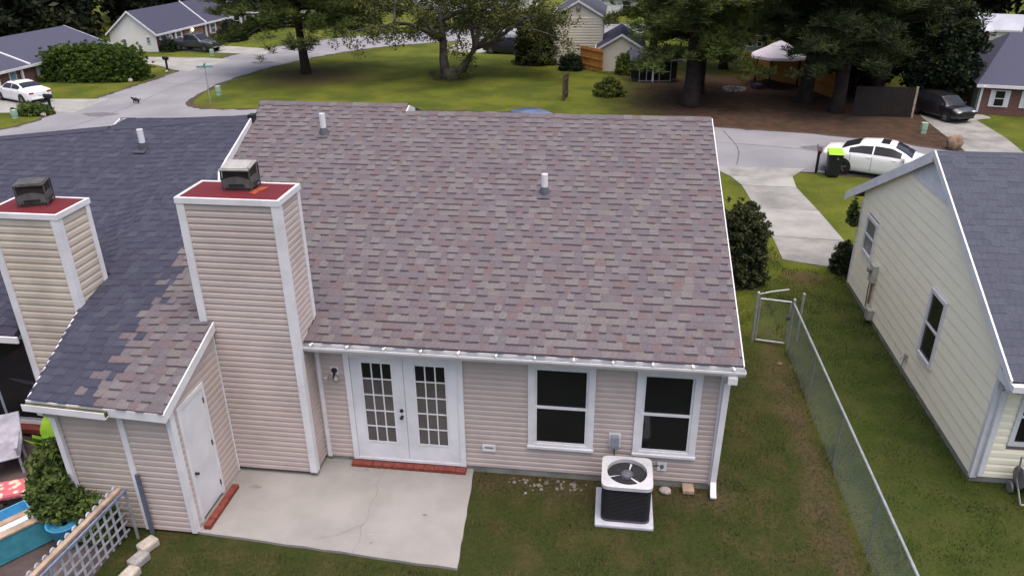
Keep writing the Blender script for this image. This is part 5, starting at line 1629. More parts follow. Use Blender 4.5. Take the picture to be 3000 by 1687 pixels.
# ================================================================== VEHICLES
def paint(name, col, metal=0.0):
    m, nt, b = _nodes(name)
    b.inputs['Base Color'].default_value = (*col, 1)
    b.inputs['Roughness'].default_value = 0.3
    b.inputs['Metallic'].default_value = metal
    b.inputs['Coat Weight'].default_value = 0.6
    b.inputs['Coat Roughness'].default_value = 0.08
    return m
TAIL = mat('tail_lamp', (0.35, 0.02, 0.02), 0.3, 0.1)
HEAD = mat('head_lamp', (0.62, 0.64, 0.66), 0.2, 0.05)
CHROME = mat('chrome', (0.45, 0.46, 0.48), 0.2, 0.0, 5, 0, 60, 0.9)
KEYS = {
 'sedan': [(-2.33, .74, .36, .66, .80, .60, .83), (-2.2, .84, .26, .64, .92, .68, .98), (-1.65, .90, .20, .62, .97, .70, 1.05), (-1.25, .905, .19, .62, .97, .64, 1.22), (-.75, .91, .18, .62, .97, .575, 1.38),
           (-.1, .91, .18, .62, .96, .585, 1.435), (.45, .91, .18, .62, .95, .58, 1.40), (.9, .91, .18, .62, .94, .62, 1.22), (1.32, .905, .19, .62, .92, .70, 1.0), (1.9, .88, .20, .60, .82, .66, .90), (2.2, .80, .26, .54, .70, .58, .78), (2.33, .66, .34, .50, .60, .48, .64)],
 'suv': [(-2.2, .80, .36, .8, 1.06, .64, 1.08), (-2.12, .88, .30, .8, 1.10, .66, 1.40), (-1.7, .92, .26, .8, 1.10, .66, 1.62), (-.9, .93, .24, .8, 1.08, .67, 1.68), (0, .93, .24, .8, 1.06, .67, 1.66),
         (.5, .93, .24, .8, 1.05, .66, 1.60), (1.0, .93, .25, .8, 1.04, .70, 1.32), (1.3, .92, .26, .78, 1.02, .74, 1.1), (1.9, .90, .28, .74, .95, .70, 1.02), (2.15, .84, .34, .66, .85, .64, .92), (2.25, .76, .40, .6, .75, .55, .8)],
 'truck': [(-2.85, .90, .55, .85, 1.08, .86, 1.10), (-2.8, .93, .50, .85, 1.10, .87, 1.12), (-1.2, .95, .45, .85, 1.12, .87, 1.14), (-.88, .95, .45, .85, 1.14, .88, 1.16), (-.84, .95, .45, .85, 1.16, .74, 1.78), (-.2, .95, .45, .85, 1.16, .72, 1.86),
           (.5, .95, .45, .85, 1.15, .71, 1.82), (1.1, .95, .45, .85, 1.14, .76, 1.42), (1.4, .95, .45, .85, 1.14, .80, 1.20), (2.3, .94, .46, .82, 1.08, .78, 1.14), (2.7, .90, .5, .8, 1.0, .74, 1.06), (2.85, .84, .55, .75, .92, .70, .96)]}
def car(name, label, loc, rz, kind, pm, scale=1.0, cat='car', glass=CARGLASS):
    K = np.array(KEYS[kind])
    t_ = thing(name, label, cat, loc, rz)
    t_.scale = (scale,) * 3
    def sect(x):
        # smooth (pchip-like) interpolation of the key sections
        v = [np.interp(x, K[:, 0], K[:, i]) for i in range(1, 7)]
        w, zb, zm, zbelt, wr, zr = v
        return np.array([(w * .90, zb), (w * .985, zb + .10), (w, zm), (w * .965, zbelt), (wr + .035, zr - .07), (wr * .86, zr - .005), (0, zr + .02)])
    def S_(x, t):
        P = sect(x)
        i = min(5, int(t)); u = t - i
        a, b_, c, d = P[max(i - 1, 0)], P[i], P[i + 1], P[min(i + 2, 6)]
        if i in (3,):
            q = b_ + (c - b_) * u
        else:
            q = .5 * ((2 * b_) + (c - a) * u + (2 * a - 5 * b_ + 4 * c - d) * u * u + (3 * b_ - a - 3 * c + d) * u ** 3)
        return Vector((x, q[0], q[1]))
    xs = np.unique(np.concatenate([np.linspace(K[0, 0], K[-1, 0], 40), K[:, 0]]))
    ts = np.array([0, .5, 1, 1.5, 2, 2.5, 3, 3.5, 4, 4.5, 5, 5.5, 6])
    mb = MB()
    for s in (1, -1):
        vv = []
        for x in xs:
            for t in ts:
                p = S_(float(x), float(t)); vv.append((p.x, s * p.y, p.z))
        nt_ = len(ts)
        ff = [(i * nt_ + j, (i + 1) * nt_ + j, (i + 1) * nt_ + j + 1, i * nt_ + j + 1) for i in range(len(xs) - 1) for j in range(nt_ - 1)]
        if s == 1: ff = [tuple(reversed(f_)) for f_ in ff]
        mb.add(vv, ff)
    for xe in (0, -1):
        ring = [S_(float(xs[xe]), float(t)) for t in ts]
        loop = [(p.x, p.y, p.z) for p in ring] + [(p.x, -p.y, p.z) for p in ring[:-1][::-1]]
        mb.add(loop, [tuple(range(len(loop)))])
    mb.add([(K[0, 0] + .05, -.7, .3), (K[-1, 0] - .05, -.7, .3), (K[-1, 0] - .05, .7, .3), (K[0, 0] + .05, .7, .3)], [(0, 1, 2, 3)])
    body = mb.build('body', pm, t_, smooth=True)
    def panel(nm, x0, x1, t0, t1, m, both=True, off=.012, nx=8, nt=4, parent=t_):
        sides = (1, -1) if both else (1,)
        for s in sides:
            q = MB(); vv = []
            for i in range(nx + 1):
                for j in range(nt + 1):
                    x = x0 + (x1 - x0) * i / nx; t = t0 + (t1 - t0) * j / nt
                    p = S_(x, t); e = .01
                    n = (S_(x + e, t) - S_(x - e, t)).cross(S_(x, min(6, t + e * 3)) - S_(x, t - e * 3))
                    n = n.normalized() if n.length > 1e-9 else Vector((0, 0, 1))
                    if n.y < 0 and t < 4: n = -n
                    if n.z < 0 and t >= 4: n = -n
                    p = p + n * off
                    vv.append((p.x, s * p.y, p.z))
            q.add(vv, [(i * (nt + 1) + j, (i + 1) * (nt + 1) + j, (i + 1) * (nt + 1) + j + 1, i * (nt + 1) + j + 1) for i in range(nx) for j in range(nt)])
            q.build(nm, m, parent, smooth=True)
    def screen(nm, x0, x1, t0, m, nx=6, parent=t_):
        q = MB(); vv = []
        us = [i / 5 for i in range(-5, 6)]
        for i in range(nx + 1):
            x = x0 + (x1 - x0) * i / nx
            for u in us:
                t = 6 - abs(u) * (6 - t0)
                p = S_(x, t); e = .01
                dx = S_(x + e, 5.5) - S_(x - e, 5.5)
                n = Vector((-dx.z, 0, dx.x)).normalized()
                p = p + n * .014
                vv.append((p.x, (1 if u >= 0 else -1) * p.y, p.z))
        k = len(us)
        q.add(vv, [(i * k + j, (i + 1) * k + j, (i + 1) * k + j + 1, i * k + j + 1) for i in range(nx) for j in range(k - 1)])
        q.build(nm, m, parent, smooth=True)
    if kind == 'sedan':
        panel('side_window', -1.2, -.28, 3.12, 3.92, glass); panel('side_window', -.22, .85, 3.12, 3.92, glass)
        screen('rear_window', -1.52, -.85, 4.55, glass); screen('windscreen', .55, 1.25, 4.45, glass); screen('sunroof', -.05, .28, 5.2, glass)
        wx, wr_ = (-1.40, 1.42), .33
    elif kind == 'suv':
        panel('side_window', -1.9, -1.1, 3.15, 3.9, glass); panel('side_window', -1.02, -.15, 3.12, 3.9, glass); panel('side_window', -.08, .85, 3.12, 3.9, glass)
        screen('rear_window', -2.16, -1.85, 4.5, glass); screen('windscreen', .58, 1.25, 4.45, glass)
        wx, wr_ = (-1.35, 1.38), .36
    else:
        panel('side_window', -.78, -.1, 3.12, 3.9, glass); panel('side_window', -.04, 1.0, 3.12, 3.9, glass)
        screen('windscreen', .58, 1.36, 4.45, glass)
        mb = MB(); mb.box(-2.74, -.92, -.78, .78, 1.135, 1.165); mb.build('bed_cover', BLACK, t_)
        mb = MB(); mb.box(-.93, -.88, -.68, .68, 1.2, 1.72); mb.build('rear_window', glass, t_)
        wx, wr_ = (-1.75, 1.85), .41
    if kind != 'truck':
        for xd in ((-1.12, -.25, .98) if kind == 'sedan' else (-1.06, -.11, .98)):
            panel('door_seam', xd - .007, xd + .007, 1.1, 3.05, BLACK, True, .003, 1, 6)
    panel('sill', wx[0] + wr_ + .1, wx[1] - wr_ - .1, .02, .55, BLACK, True, .006, 4, 2)
    for x in wx:
        for s in (1, -1):
            P = S_(x, 2.0)
            y = P.y
            mb = MB(); mb.lathe([(wr_ + .06, -.12), (wr_ + .06, .012), (.02, .012)], 20, 0, Matrix.Translation((x, s * (y - .0), wr_ + .02)) @ Matrix.Rotation(-s * math.pi / 2, 4, 'X')); mb.build('wheel_arch', BLACK, t_)
            M = Matrix.Translation((x, s * (y - .10), wr_)) @ Matrix.Rotation(-s * math.pi / 2, 4, 'X')
            mb = MB(); mb.lathe([(wr_ - .06, -.1), (wr_, -.08), (wr_, .10), (wr_ - .03, .125), (wr_ * .66, .125), (wr_ * .62, .10)], 22, 0, M); wh = mb.build('wheel', RUBBER, t_, smooth=False)
            mb = MB(); mb.lathe([(wr_ * .66, .10), (wr_ * .66, .118), (wr_ * .6, .118), (wr_ * .58, .10), (.02, .102)], 20, 1, M)
            for k in range(5):
                a = 2 * math.pi * k / 5
                mb.box(-.028, .028, .02, wr_ * .62, .112, .126, 0, M @ Matrix.Rotation(a, 4, 'Z'))
            mb.lathe([(.06, .10), (.06, .135), (.02, .138)], 10, 0, M)
            mb.build('rim', [ALLOY, DARKMETAL], wh)
    xr, xf = K[0, 0], K[-1, 0]
    for s in (1, -1):
        mb = MB(); zz = float(np.interp(xr + .1, K[:, 0], K[:, 4])); mb.box(xr - .012, xr + .16, s * .45 if s > 0 else -.76, .76 if s > 0 else -.45, zz - .16, zz - .03); mb.build('tail_light', TAIL, t_, bevel=.02)
        mb = MB(); zz = float(np.interp(xf - .12, K[:, 0], K[:, 4])); mb.box(xf - .2, xf - .0, s * .42 if s > 0 else -.74, .74 if s > 0 else -.42, zz - .13, zz - .01); mb.build('headlight', HEAD, t_, bevel=.03)
        xm_ = .95 if kind != 'truck' else 1.05
        P = S_(xm_, 3.1); mb = MB(); mb.box(xm_ - .07, xm_ + .08, s * (P.y + .02) if s > 0 else s * (P.y + .19), s * (P.y + .19) if s > 0 else s * (P.y + .02), P.z - .02, P.z + .12); mb.build('mirror', pm if kind != 'truck' else BLACK, t_, bevel=.03)
        for xd in ((-.25, .75) if kind != 'truck' else (-.1, .9)):
            P = S_(xd - .12, 2.75); mb = MB(); mb.box(xd - .22, xd - .04, s * P.y - .012, s * P.y + .022, P.z - .015, P.z + .012); mb.build('door_handle', pm, t_)
    mb = MB(); mb.box(xr - .03, xr + .1, -.6, .6, .36, .50); mb.build('rear_bumper', BLACK if kind != 'sedan' else pm, t_, bevel=.02)
    mb = MB(); zz = float(np.interp(xf - .05, K[:, 0], K[:, 4])); mb.box(xf - .05, xf + .025, -.45, .45, zz - .32, zz - .08); mb.build('grille', BLACK if kind != 'truck' else DARKMETAL, t_)
    mb = MB(); mb.box(xf - .08, xf + .05, -.68, .68, zz - .46, zz - .34); mb.build('front_bumper', CHROME if kind == 'truck' else pm, t_, bevel=.03)
    mb = MB(); mb.box(xr - .036, xr - .005, -.16, .16, .60, .70); mb.build('number_plate', WHITE2, t_)
    return t_
PW = paint('white_paint', (0.74, 0.74, 0.75))
PB = paint('black_paint', (0.012, 0.012, 0.016))
PG = paint('charcoal_paint', (0.055, 0.058, 0.068), .3)
PS = paint('silver_blue_paint', (0.10, 0.12, 0.22), .3)
PN = paint('navy_black_paint', (0.014, 0.015, 0.026))
car('parked_car', 'white sedan with sunroof parked at the street behind the yellow house', (8.6, 20.12, 0), math.radians(-24), 'sedan', PW, .92)
car('parked_car', 'white saloon car on the left house driveway with its tail to the street', (-36.4, 30.3, 0), math.radians(156), 'sedan', PW, .82)
car('pickup_truck', 'dark grey pickup truck parked before the white gabled house', (-35.9, 49.9, 0), math.radians(-14), 'truck', PG, .74, 'truck')
car('parked_car', 'black car seen through the oak leaves on the far driveway', (-10.5, 50.4, 0), math.radians(172), 'suv', PN, .78)
car('parked_car', 'silver blue car peeking above the brown roof ridge', (-5.3, 23.3, 0), math.radians(-50), 'suv', PS, .86, 'car', BLUEGLASS)
car('parked_car', 'black car parked on the driveway of the brick house on the right', (14.65, 30.7, 0), math.radians(-66), 'suv', PB, .72)

# ================================================================== STREET FURNITURE
bn = thing('wheelie_bin', 'black wheeled rubbish bin with lime green lid at the kerb', 'bin', (6.72, 19.6, 0), -0.1)
mb = MB(); mb.hexa([(-.21, -.24, .05), (.21, -.24, .05), (.21, .24, .05), (-.21, .24, .05), (-.27, -.32, .95), (.27, -.32, .95), (.27, .32, .95), (-.27, .32, .95)]); mb.build('body', BLACK, bn, bevel=.03)
mb = MB(); mb.hexa([(-.30, -.36, .94), (.30, -.36, .94), (.30, .34, .98), (-.30, .34, .98), (-.27, -.30, 1.0), (.27, -.30, 1.0), (.27, .32, 1.06), (-.27, .32, 1.06)]); mb.build('lid', mat('lime_plastic', (0.28, 0.58, 0.03), .45, .08), bn, bevel=.02)
mb = MB(); mb.tube([(-.24, .38, .95), (.24, .38, .95)], .02, 6); mb.build('handle', BLACK, bn)
for s in (-.2, .2):
    mb = MB(); mb.lathe([(.11, -.025), (.12, 0), (.11, .025)], 14, 0, Matrix.Translation((s, .25, .12)) @ Matrix.Rotation(math.pi / 2, 4, 'Y')); mb.build('wheel', RUBBER, bn)
mb = MB(); mb.lathe([(.035, 0), (.03, .01)], 10, 0, Matrix.Translation((.07, -.308, .78)) @ Matrix.Rotation(math.pi / 2, 4, 'X')); mb.build('emblem', PALEMETAL, bn)

def mailbox(label, loc, rz, postm, boxm, h=1.05):
    t_ = thing('mailbox', label, 'mailbox', loc, rz)
    mb = MB(); mb.box(-.05, .05, -.05, .05, -.05, h); mb.build('post', postm, t_)
    mb = MB()
    prof = [(-.085, h), (.085, h), (.085, h + .1)] + [(.085 * math.cos(math.pi * k / 6), h + .1 + .085 * math.sin(math.pi * k / 6)) for k in range(1, 6)] + [(-.085, h + .1)]
    mb.prism(prof, -.24, .24, 'y'); bo = mb.build('box', boxm, t_)
    mb = MB(); mb.prism([(p[0] * .97, h + (p[1] - h) * .97 + .002) for p in prof], -.25, -.241, 'y'); mb.build('door', boxm, bo)
    mb = MB(); mb.box(.087, .097, -.02, .0, h + .08, h + .22); mb.build('flag', TAIL, bo)
    mb = MB(); mb.box(-.04, .04, -.22, .22, h - .06, h - .002); mb.build('bracket', postm, t_)
mailbox('dark mailbox on a black post between the lime lidded bin and driveway', (6.2, 20.0, 0), 3.0, BLACK, mat('mailbox_grey', (0.20, 0.18, 0.19), .5, .15), .95)
mailbox('black mailbox on thin post by the left house lawn across the street', (-33.0, 40.2, 0), 1.2, BLACK, BLACK, .85)
mailbox('black mailbox with planter bed beside the concrete apron on the left', (-32.5, 27.3, 0), 1.4, BLACK, BLACK, .85)
ss = thing('street_sign', 'street name sign on a thin pole at the lawn corner', 'sign', (-24.8, 30.3, 0))
mb = MB(); mb.tube([(0, 0, -.1), (0, 0, 2.0)], .03, 8); mb.build('pole', GALV, ss)
TEALS = mat('sign_green', (0.10, 0.26, 0.24), .5, .1)
for a, z in ((.35, 2.02), (1.9, 2.13)):
    mb = MB(); mb.box(-.42, .42, -.012, .012, z, z + .10); mb.build('sign_blade', TEALS, ss, rz=a)
PED = mat('pale_green_box', (0.30, 0.42, 0.33), .6, .1)
for lab, x, y, h in (('pale green utility pedestal on the corner lawn beside the street sign', -25.5, 32.7, .55), ('pale green utility pedestal on the pine straw near the boulder', 12.65, 27.1, .5),
                     ('pale green utility pedestal in front of the pickup truck', -33.3, 47.3, .5), ('pale utility pedestal on the lawn below the white saloon car', -33.6, 25.9, .45)):
    t_ = thing('utility_pedestal', lab, 'utility box', (x, y, 0))
    mb = MB(); mb.box(-.11, .11, -.11, .11, 0, h * .35); mb.build('base', PED, t_)
    mb = MB(); mb.prism(rounded_rect(.13, .13, .04, 3), h * .35, h); mb.build('cover', PED, t_)
rock('boulder', 'brown boulder at the kerb beside the right driveway', 'boulder', (13.0, 24.25, 0), .36, .30, .38, mat('brown_boulder', (0.22, 0.15, 0.105), .9, .35, 3, .5, 12), 33, .4, 3, .12)
rock('stone', 'white stone beside the planter bed on the left', 'stone', (-32.4, 26.5, 0), .16, .14, .12, STONE, 35)
rock('stone', 'white stone at the mailbox foot across the street', 'stone', (-32.9, 39.9, 0), .15, .12, .09, STONE, 36)
rock('stone', 'white stone at the near end of the hedge', 'stone', (-33.4, 36.3, 0), .18, .15, .16, STONE, 37)

# small dark animal crossing the street
an = bpy.data.meshes.new('cat')
J = [(0, 0, .22, .085), (.16, 0, .235, .08), (.27, 0, .27, .05), (.34, 0, .31, .055), (.40, 0, .30, .03), (-.14, 0, .21, .075), (-.24, 0, .22, .025), (-.40, .03, .30, .018),
     (.16, .05, .14, .03), (.18, .05, .02, .02), (.13, -.05, .14, .03), (.09, -.05, .02, .02), (-.14, .05, .13, .035), (-.19, .05, .02, .02), (-.12, -.05, .13, .035), (-.06, -.05, .02, .02)]
Ed = [(0, 1), (1, 2), (2, 3), (3, 4), (0, 5), (5, 6), (6, 7), (1, 8), (8, 9), (1, 10), (10, 11), (5, 12), (12, 13), (5, 14), (14, 15)]
an.from_pydata([j[:3] for j in J], Ed, [])
ao = bpy.data.objects.new('cat', an)
COL.objects.link(ao)
sk = ao.modifiers.new('skin', 'SKIN')
for i, j in enumerate(J):
    an.skin_vertices[0].data[i].radius = (j[3], j[3])
an.skin_vertices[0].data[0].use_root = True
ao.modifiers.new('sub', 'SUBSURF').levels = 1
ao.modifiers['sub'].render_levels = 1
an.materials.append(mat('dark_fur', (0.03, 0.024, 0.024), .9, .3, 8))
ao.location = (-29.2, 30.1, 0); ao.rotation_euler = (0, 0, 2.9)
tag(ao, 'small dark cat walking across the street', 'cat')

# ================================================================== FAR HOUSES AND YARDS
BRICK = None
def brick_mat():
    m, nt, b = _nodes('red_brick_wall')
    N, L = nt.nodes, nt.links
    tc = N.new('ShaderNodeTexCoord'); mp = N.new('ShaderNodeMapping'); mp.inputs['Rotation'].default_value = (math.pi / 2, 0, 0)
    L.new(tc.outputs['Object'], mp.inputs['Vector'])
    bt = N.new('ShaderNodeTexBrick'); bt.inputs['Scale'].default_value = 5
    bt.inputs['Color1'].default_value = (0.16, 0.065, 0.052, 1); bt.inputs['Color2'].default_value = (0.115, 0.05, 0.045, 1); bt.inputs['Mortar'].default_value = (0.20, 0.16, 0.15, 1)
    bt.inputs['Mortar Size'].default_value = .012
    L.new(mp.outputs[0], bt.inputs['Vector']); L.new(bt.outputs['Color'], b.inputs['Base Color'])
    b.inputs['Roughness'].default_value = .9
    return m
BRICK = brick_mat()
WHITESIDE = mat('white_siding', (0.66, 0.65, 0.63), .6, .06, .6)
BEIGE = mat('beige_siding', (0.58, 0.54, 0.45), .6, .06, .6)
GREYSIDE = mat('grey_siding', (0.20, 0.23, 0.23), .6, .08, .6)
PALER = mat('pale_roof', (0.40, 0.42, 0.50), .8, .1, .8)

def gable_house(name, label, org, rz, L, W, eave, ridge, wallm, gablem, roofm, over=.22, hip=False, splits=(), inset=None):
    """local x along the ridge, front wall at y=0 facing -y, depth W. Returns the thing."""
    t_ = thing(name, label, 'house', org, rz)
    mb = MB(); mb.box(.01, L - .01, 0, .12, 0, eave, 0); mb.box(.01, L - .01, W - .12, W, 0, eave, 0)
    mb.box(0, .12, .0, W, 0, eave, 1); mb.box(L - .12, L, 0, W, 0, eave, 1)
    if not hip:
        for x in (0, L - .12):
            mb.prism([(0, eave), (W, eave), (W / 2, ridge - .06)], x, x + .12, 'x', 1)
    mb.build('wall', [wallm, gablem], t_)
    k = (ridge - eave) / (W / 2)
    r = MB()
    if hip:
        hx = inset or W / 2
        A = [(-over, -over, eave - k * over), (L + over, -over, eave - k * over), (L + over, W + over, eave - k * over), (-over, W + over, eave - k * over), (hx, W / 2, ridge), (L - hx, W / 2, ridge)]
        r.add(A, [(0, 1, 5, 4), (1, 2, 5), (2, 3, 4, 5), (3, 0, 4), (0, 3, 2, 1)])
    else:
        for s in (0, 1):
            ya, yb = (-over, W / 2) if s == 0 else (W + over, W / 2)
            za, zb = eave - k * over, ridge
            P = [(-over, ya), (L + over, ya), (L + over, yb), (-over, yb)]
            zz = [za, za, zb, zb]
            v8 = [(p[0], p[1], z - .1) for p, z in zip(P, zz)] + [(p[0], p[1], z) for p, z in zip(P, zz)]
            r.hexa(v8)
            if s == 1: r.f[-6:] = [tuple(reversed(f_)) for f_ in r.f[-6:]]
    ro = r.build('roof', roofm, t_)
    f = MB(); f.box(-over, L + over, -over - .05, -over - .002, eave - k * over - .13, eave - k * over + .02); f.build('fascia', WHITE, t_)
    if not hip:
        for x in (-over - .04, L + over + .002):
            for s in (0, 1):
                ya, yb = (-over, W / 2) if s == 0 else (W + over, W / 2)
                za, zb = eave - k * over, ridge
                f = MB(); f.hexa([(x, ya, za - .13), (x + .038, ya, za - .13), (x + .038, yb, zb - .13), (x, yb, zb - .13), (x, ya, za + .02), (x + .038, ya, za + .02), (x + .038, yb, zb + .02), (x, yb, zb + .02)]); f.build('rake_board', WHITE, t_)
    for x in splits:
        f = MB(); f.hexa([(x - .06, -over - .02, eave - k * over + .01), (x + .06, -over - .02, eave - k * over + .01), (x + .06, W / 2, ridge + .01), (x - .06, W / 2, ridge + .01),
                          (x - .06, -over - .02, eave - k * over + .09), (x + .06, -over - .02, eave - k * over + .09), (x + .06, W / 2, ridge + .09), (x - .06, W / 2, ridge + .09)]); f.build('party_coping', WHITE, t_)
    return t_
def hwin(t_, face, s, z0, z1, w, shutter=False, pane=BLUEGLASS, L=0, W=0, door=None):
    """window or door centred at s along face ('f' front y=0, 'l' x=0, 'r' x=L)"""
    def bx(mb, a, b_, d0, d1, c, d):
        if face == 'f': mb.box(a, b_, d0, d1, c, d)
        elif face == 'l': mb.box(d0, d1, a, b_, c, d)
        else: mb.box(L - d1, L - d0, a, b_, c, d)
    m = MB()
    bx(m, s - w / 2 - .05, s - w / 2, -.05, .0, z0 - .05, z1 + .05); bx(m, s + w / 2, s + w / 2 + .05, -.05, .0, z0 - .05, z1 + .05)
    bx(m, s - w / 2, s + w / 2, -.05, .0, z1, z1 + .05); bx(m, s - w / 2, s + w / 2, -.055, .0, z0 - .05, z0)
    if door is None: bx(m, s - w / 2, s + w / 2, -.045, -.01, (z0 + z1) / 2 - .02, (z0 + z1) / 2 + .02)
    wo = m.build('window' if door is None else 'door', WHITE, t_)
    g = MB(); bx(g, s - w / 2, s + w / 2, -.02, -.004, z0, z1); g.build('pane' if door is None else 'door_leaf', pane if door is None else door, wo)
    if shutter:
        for q in (-1, 1):
            h = MB(); bx(h, s + q * (w / 2 + .06 + .09) - .09, s + q * (w / 2 + .06 + .09) + .09, -.045, -.002, z0 - .05, z1 + .05); h.build('shutter', WHITE, wo)
# left brick house
h1 = gable_house('brick_house', 'long brick house with slate grey roof behind the clipped hedge', (-39.6, 21.5, 0), math.radians(90), 22.6, 7.0, 1.28, 2.55, BRICK, BRICK, ASPHALT_ROOF[1], .22, False, (13.7,))
for s, w, sh in ((9.6, .5, False), (15.0, .75, True), (18.2, .7, True), (21.2, .7, True), (7.0, .8, True)): hwin(h1, 'f', s, .35, .95, w, sh)
hwin(h1, 'f', 12.2, .05, .98, .5, False, door=mat('blue_door', (0.16, 0.26, 0.36), .5, .1))
for s in (8.4, 10.8, 12.9, 21.9):
    mb = MB(); mb.box(s - .06, s + .06, -.20, -.08, 0, 1.18); mb.build('porch_post', WHITE, h1)
# white gabled house
h2 = gable_house('gabled_house', 'white sided gabled house with slate roof behind the pickup truck', (-38.75, 49.0, 0), math.radians(90), 13.2, 4.0, 1.52, 3.12, BRICK, WHITESIDE, ASPHALT_ROOF[0], .2, False, (8.0,))
hwin(h2, 'l', 2.75, .22, .95, .22); hwin(h2, 'l', .68, .7, 1.12, .24)
for s, w in ((1.0, .7), (3.4, .7), (9.4, .8), (11.6, .7)): hwin(h2, 'f', s, .35, 1.12, w, True)
hwin(h2, 'f', 2.1, .05, 1.2, .5, False, door=WHITE2)
mb = MB(); mb.box(4.4, 7.6, -.03, -.002, .05, 1.3); mb.build('porch_wall', mat('tan_brick', (0.26, 0.15, 0.10), .9, .2, 6), h2)
for s in (2.7, 5.2, 7.9):
    mb = MB(); mb.box(s - .07, s + .07, -.19, -.06, 0, 1.38); mb.build('porch_post', WHITE, h2)
lampm, nt, b_ = _nodes('lit_lamp'); b_.inputs['Emission Color'].default_value = (1, .62, .32, 1); b_.inputs['Emission Strength'].default_value = 9
mb = MB(); mb.lathe([(.05, 0), (.09, .05), (.09, .17), (.04, .22)], 10, 0, Matrix.Translation((5.6, -.13, .95))); mb.build('porch_lamp', lampm, h2)
for s in (1.55,):
    mb = MB(); mb.box(-.05, -.002, s - .1, s + .1, .1, .55); mb.build('meter_box', GREYMETAL, h2)
# third house and others glimpsed behind trees
h3 = gable_house('white_house', 'white house with dark shutters glimpsed through the left pine', (-39.5, 63.4, 0), math.radians(18), 5.2, 4, 1.7, 2.7, BRICK, WHITESIDE, GREYROOF[1], .2)
for s in (.7, 1.9, 3.2, 4.4): hwin(h3, 'f', s, .4, 1.25, .5, True, GLASS)
h4 = gable_house('white_house', 'white house with picture window behind the left pine top', (-36.2, 73.6, 0), math.radians(8), 4.2, 4, 1.5, 2.3, WHITESIDE, WHITESIDE, GREYROOF[0], .2)
for s in (.8, 2.0, 3.2): hwin(h4, 'f', s, .4, 1.2, .5, False, GLASS)
h5 = gable_house('grey_house', 'grey roofed house behind the white gabled house', (-47, 64, 0), math.radians(40), 10, 7, 1.6, 3.2, WHITESIDE, WHITESIDE, GREYROOF[1], .2)
h6 = gable_house('white_house', 'low white house across the far street behind the oak', (-26, 82, 0), math.radians(-4), 14, 6, 1.7, 3.0, WHITESIDE, WHITESIDE, GREYROOF[1], .2)
for s in (1.5, 4, 7, 10, 12.5): hwin(h6, 'f', s, .5, 1.3, .8, True, GLASS)
h6b = gable_house('white_house', 'far white house beyond the oak tree near the beige house', (-8, 80, 0), math.radians(-6), 12, 6, 1.7, 3.0, WHITESIDE, WHITESIDE, GREYROOF[0], .2)
for s in (1.5, 4, 7, 10): hwin(h6b, 'f', s, .5, 1.3, .8, True, GLASS)
# beige two-storey house with a lower wing
h7 = gable_house('beige_house', 'tall beige sided house with gable end behind the orange fence panel', (-6.45, 53.2, 0), math.radians(-90), 8.0, 3.5, 3.35, 4.35, BEIGE, BEIGE, GREYROOF[2], .12)
siding(h7, (8.0, 0.02), (8.0, 3.48), (1, 0), 0.05, 3.3, BEIGE, .18, (), .03)
mb = MB(); mb.tube([(8.08, 1.75, 3.85), (8.2, 1.75, 3.8)], .05, 6); mb.box(8.02, 8.1, 1.6, 1.9, 3.7, 3.95); mb.build('gable_vent', GREYMETAL, h7)
h8 = gable_house('house_wing', 'low cream gabled wing with white window behind the orange fence panel', (-3.2, 48.6, 0), math.radians(-90), 5.8, 3.1, 1.55, 2.45, BEIGE, BEIGE, ASPHALT_ROOF[0], .15)
hwin(h8, 'r', 2.2, .75, 1.4, .5, L=5.8)
# orange fence panel leaning by the beige house
fp = thing('wooden_fence', 'orange wooden fence panel standing by the beige house', 'fence panel', (-4.42, 43.9, 0), math.radians(-50))
for k in range(15):
    mb = MB(); mb.box(k * .165, k * .165 + .155, -.015, .01, .06, 1.52 + .01 * ((k * 5) % 3)); mb.build('board', WOODO, fp)
for z in (.4, .85, 1.38):
    mb = MB(); mb.box(0, 2.5, -.06, -.018, z - .05, z + .05); mb.build('rail', WOODO, fp)
# old fence end seen edge-on
fe = thing('wooden_fence', 'narrow weathered brown fence section seen end on at the lawn edge', 'fence panel', (-4.85, 32.9, 0), math.radians(80))
for k in range(7):
    mb = MB(); mb.box(k * .16, k * .16 + .14, -.012, .012, .04, 1.42); mb.build('board', WOODB, fe)
mb = MB(); mb.box(-.06, .04, -.08, .05, 0, 1.46); mb.build('post', WOODB, fe)
for z in (.35, 1.15):
    mb = MB(); mb.box(0, 1.1, -.055, -.014, z - .04, z + .04); mb.build('rail', WOODB, fe)
# screened porch
pc = thing('screened_porch', 'dark screened porch with white posts under the pines', 'porch', (-0.9, 39.1, 0), .05)
mb = MB(); mb.box(0, 2.9, .9, 1.0, 0, 1.5); mb.box(0.02, 2.88, .05, .9, .01, .06); mb.build('wall', WOODD, pc)
mb = MB(); mb.hexa([(-.2, -.25, 1.28), (3.1, -.25, 1.28), (3.1, 1.2, 1.75), (-.2, 1.2, 1.75), (-.2, -.25, 1.36), (3.1, -.25, 1.36), (3.1, 1.2, 1.83), (-.2, 1.2, 1.83)]); mb.build('roof', ASPHALT_ROOF[2], pc)
for x, w in ((.45, .02), (.9, .025), (1.3, .06), (1.7, .03), (2.4, .02)):
    mb = MB(); mb.box(x - w, x + w, -.02, .05, 0, 1.31); mb.build('post', WHITE2 if w > .03 else PALEMETAL, pc)
for z in (.06,):
    mb = MB(); mb.box(.4, 2.45, .0, .03, z - .02, z + .02); mb.build('rail', PALEMETAL, pc)
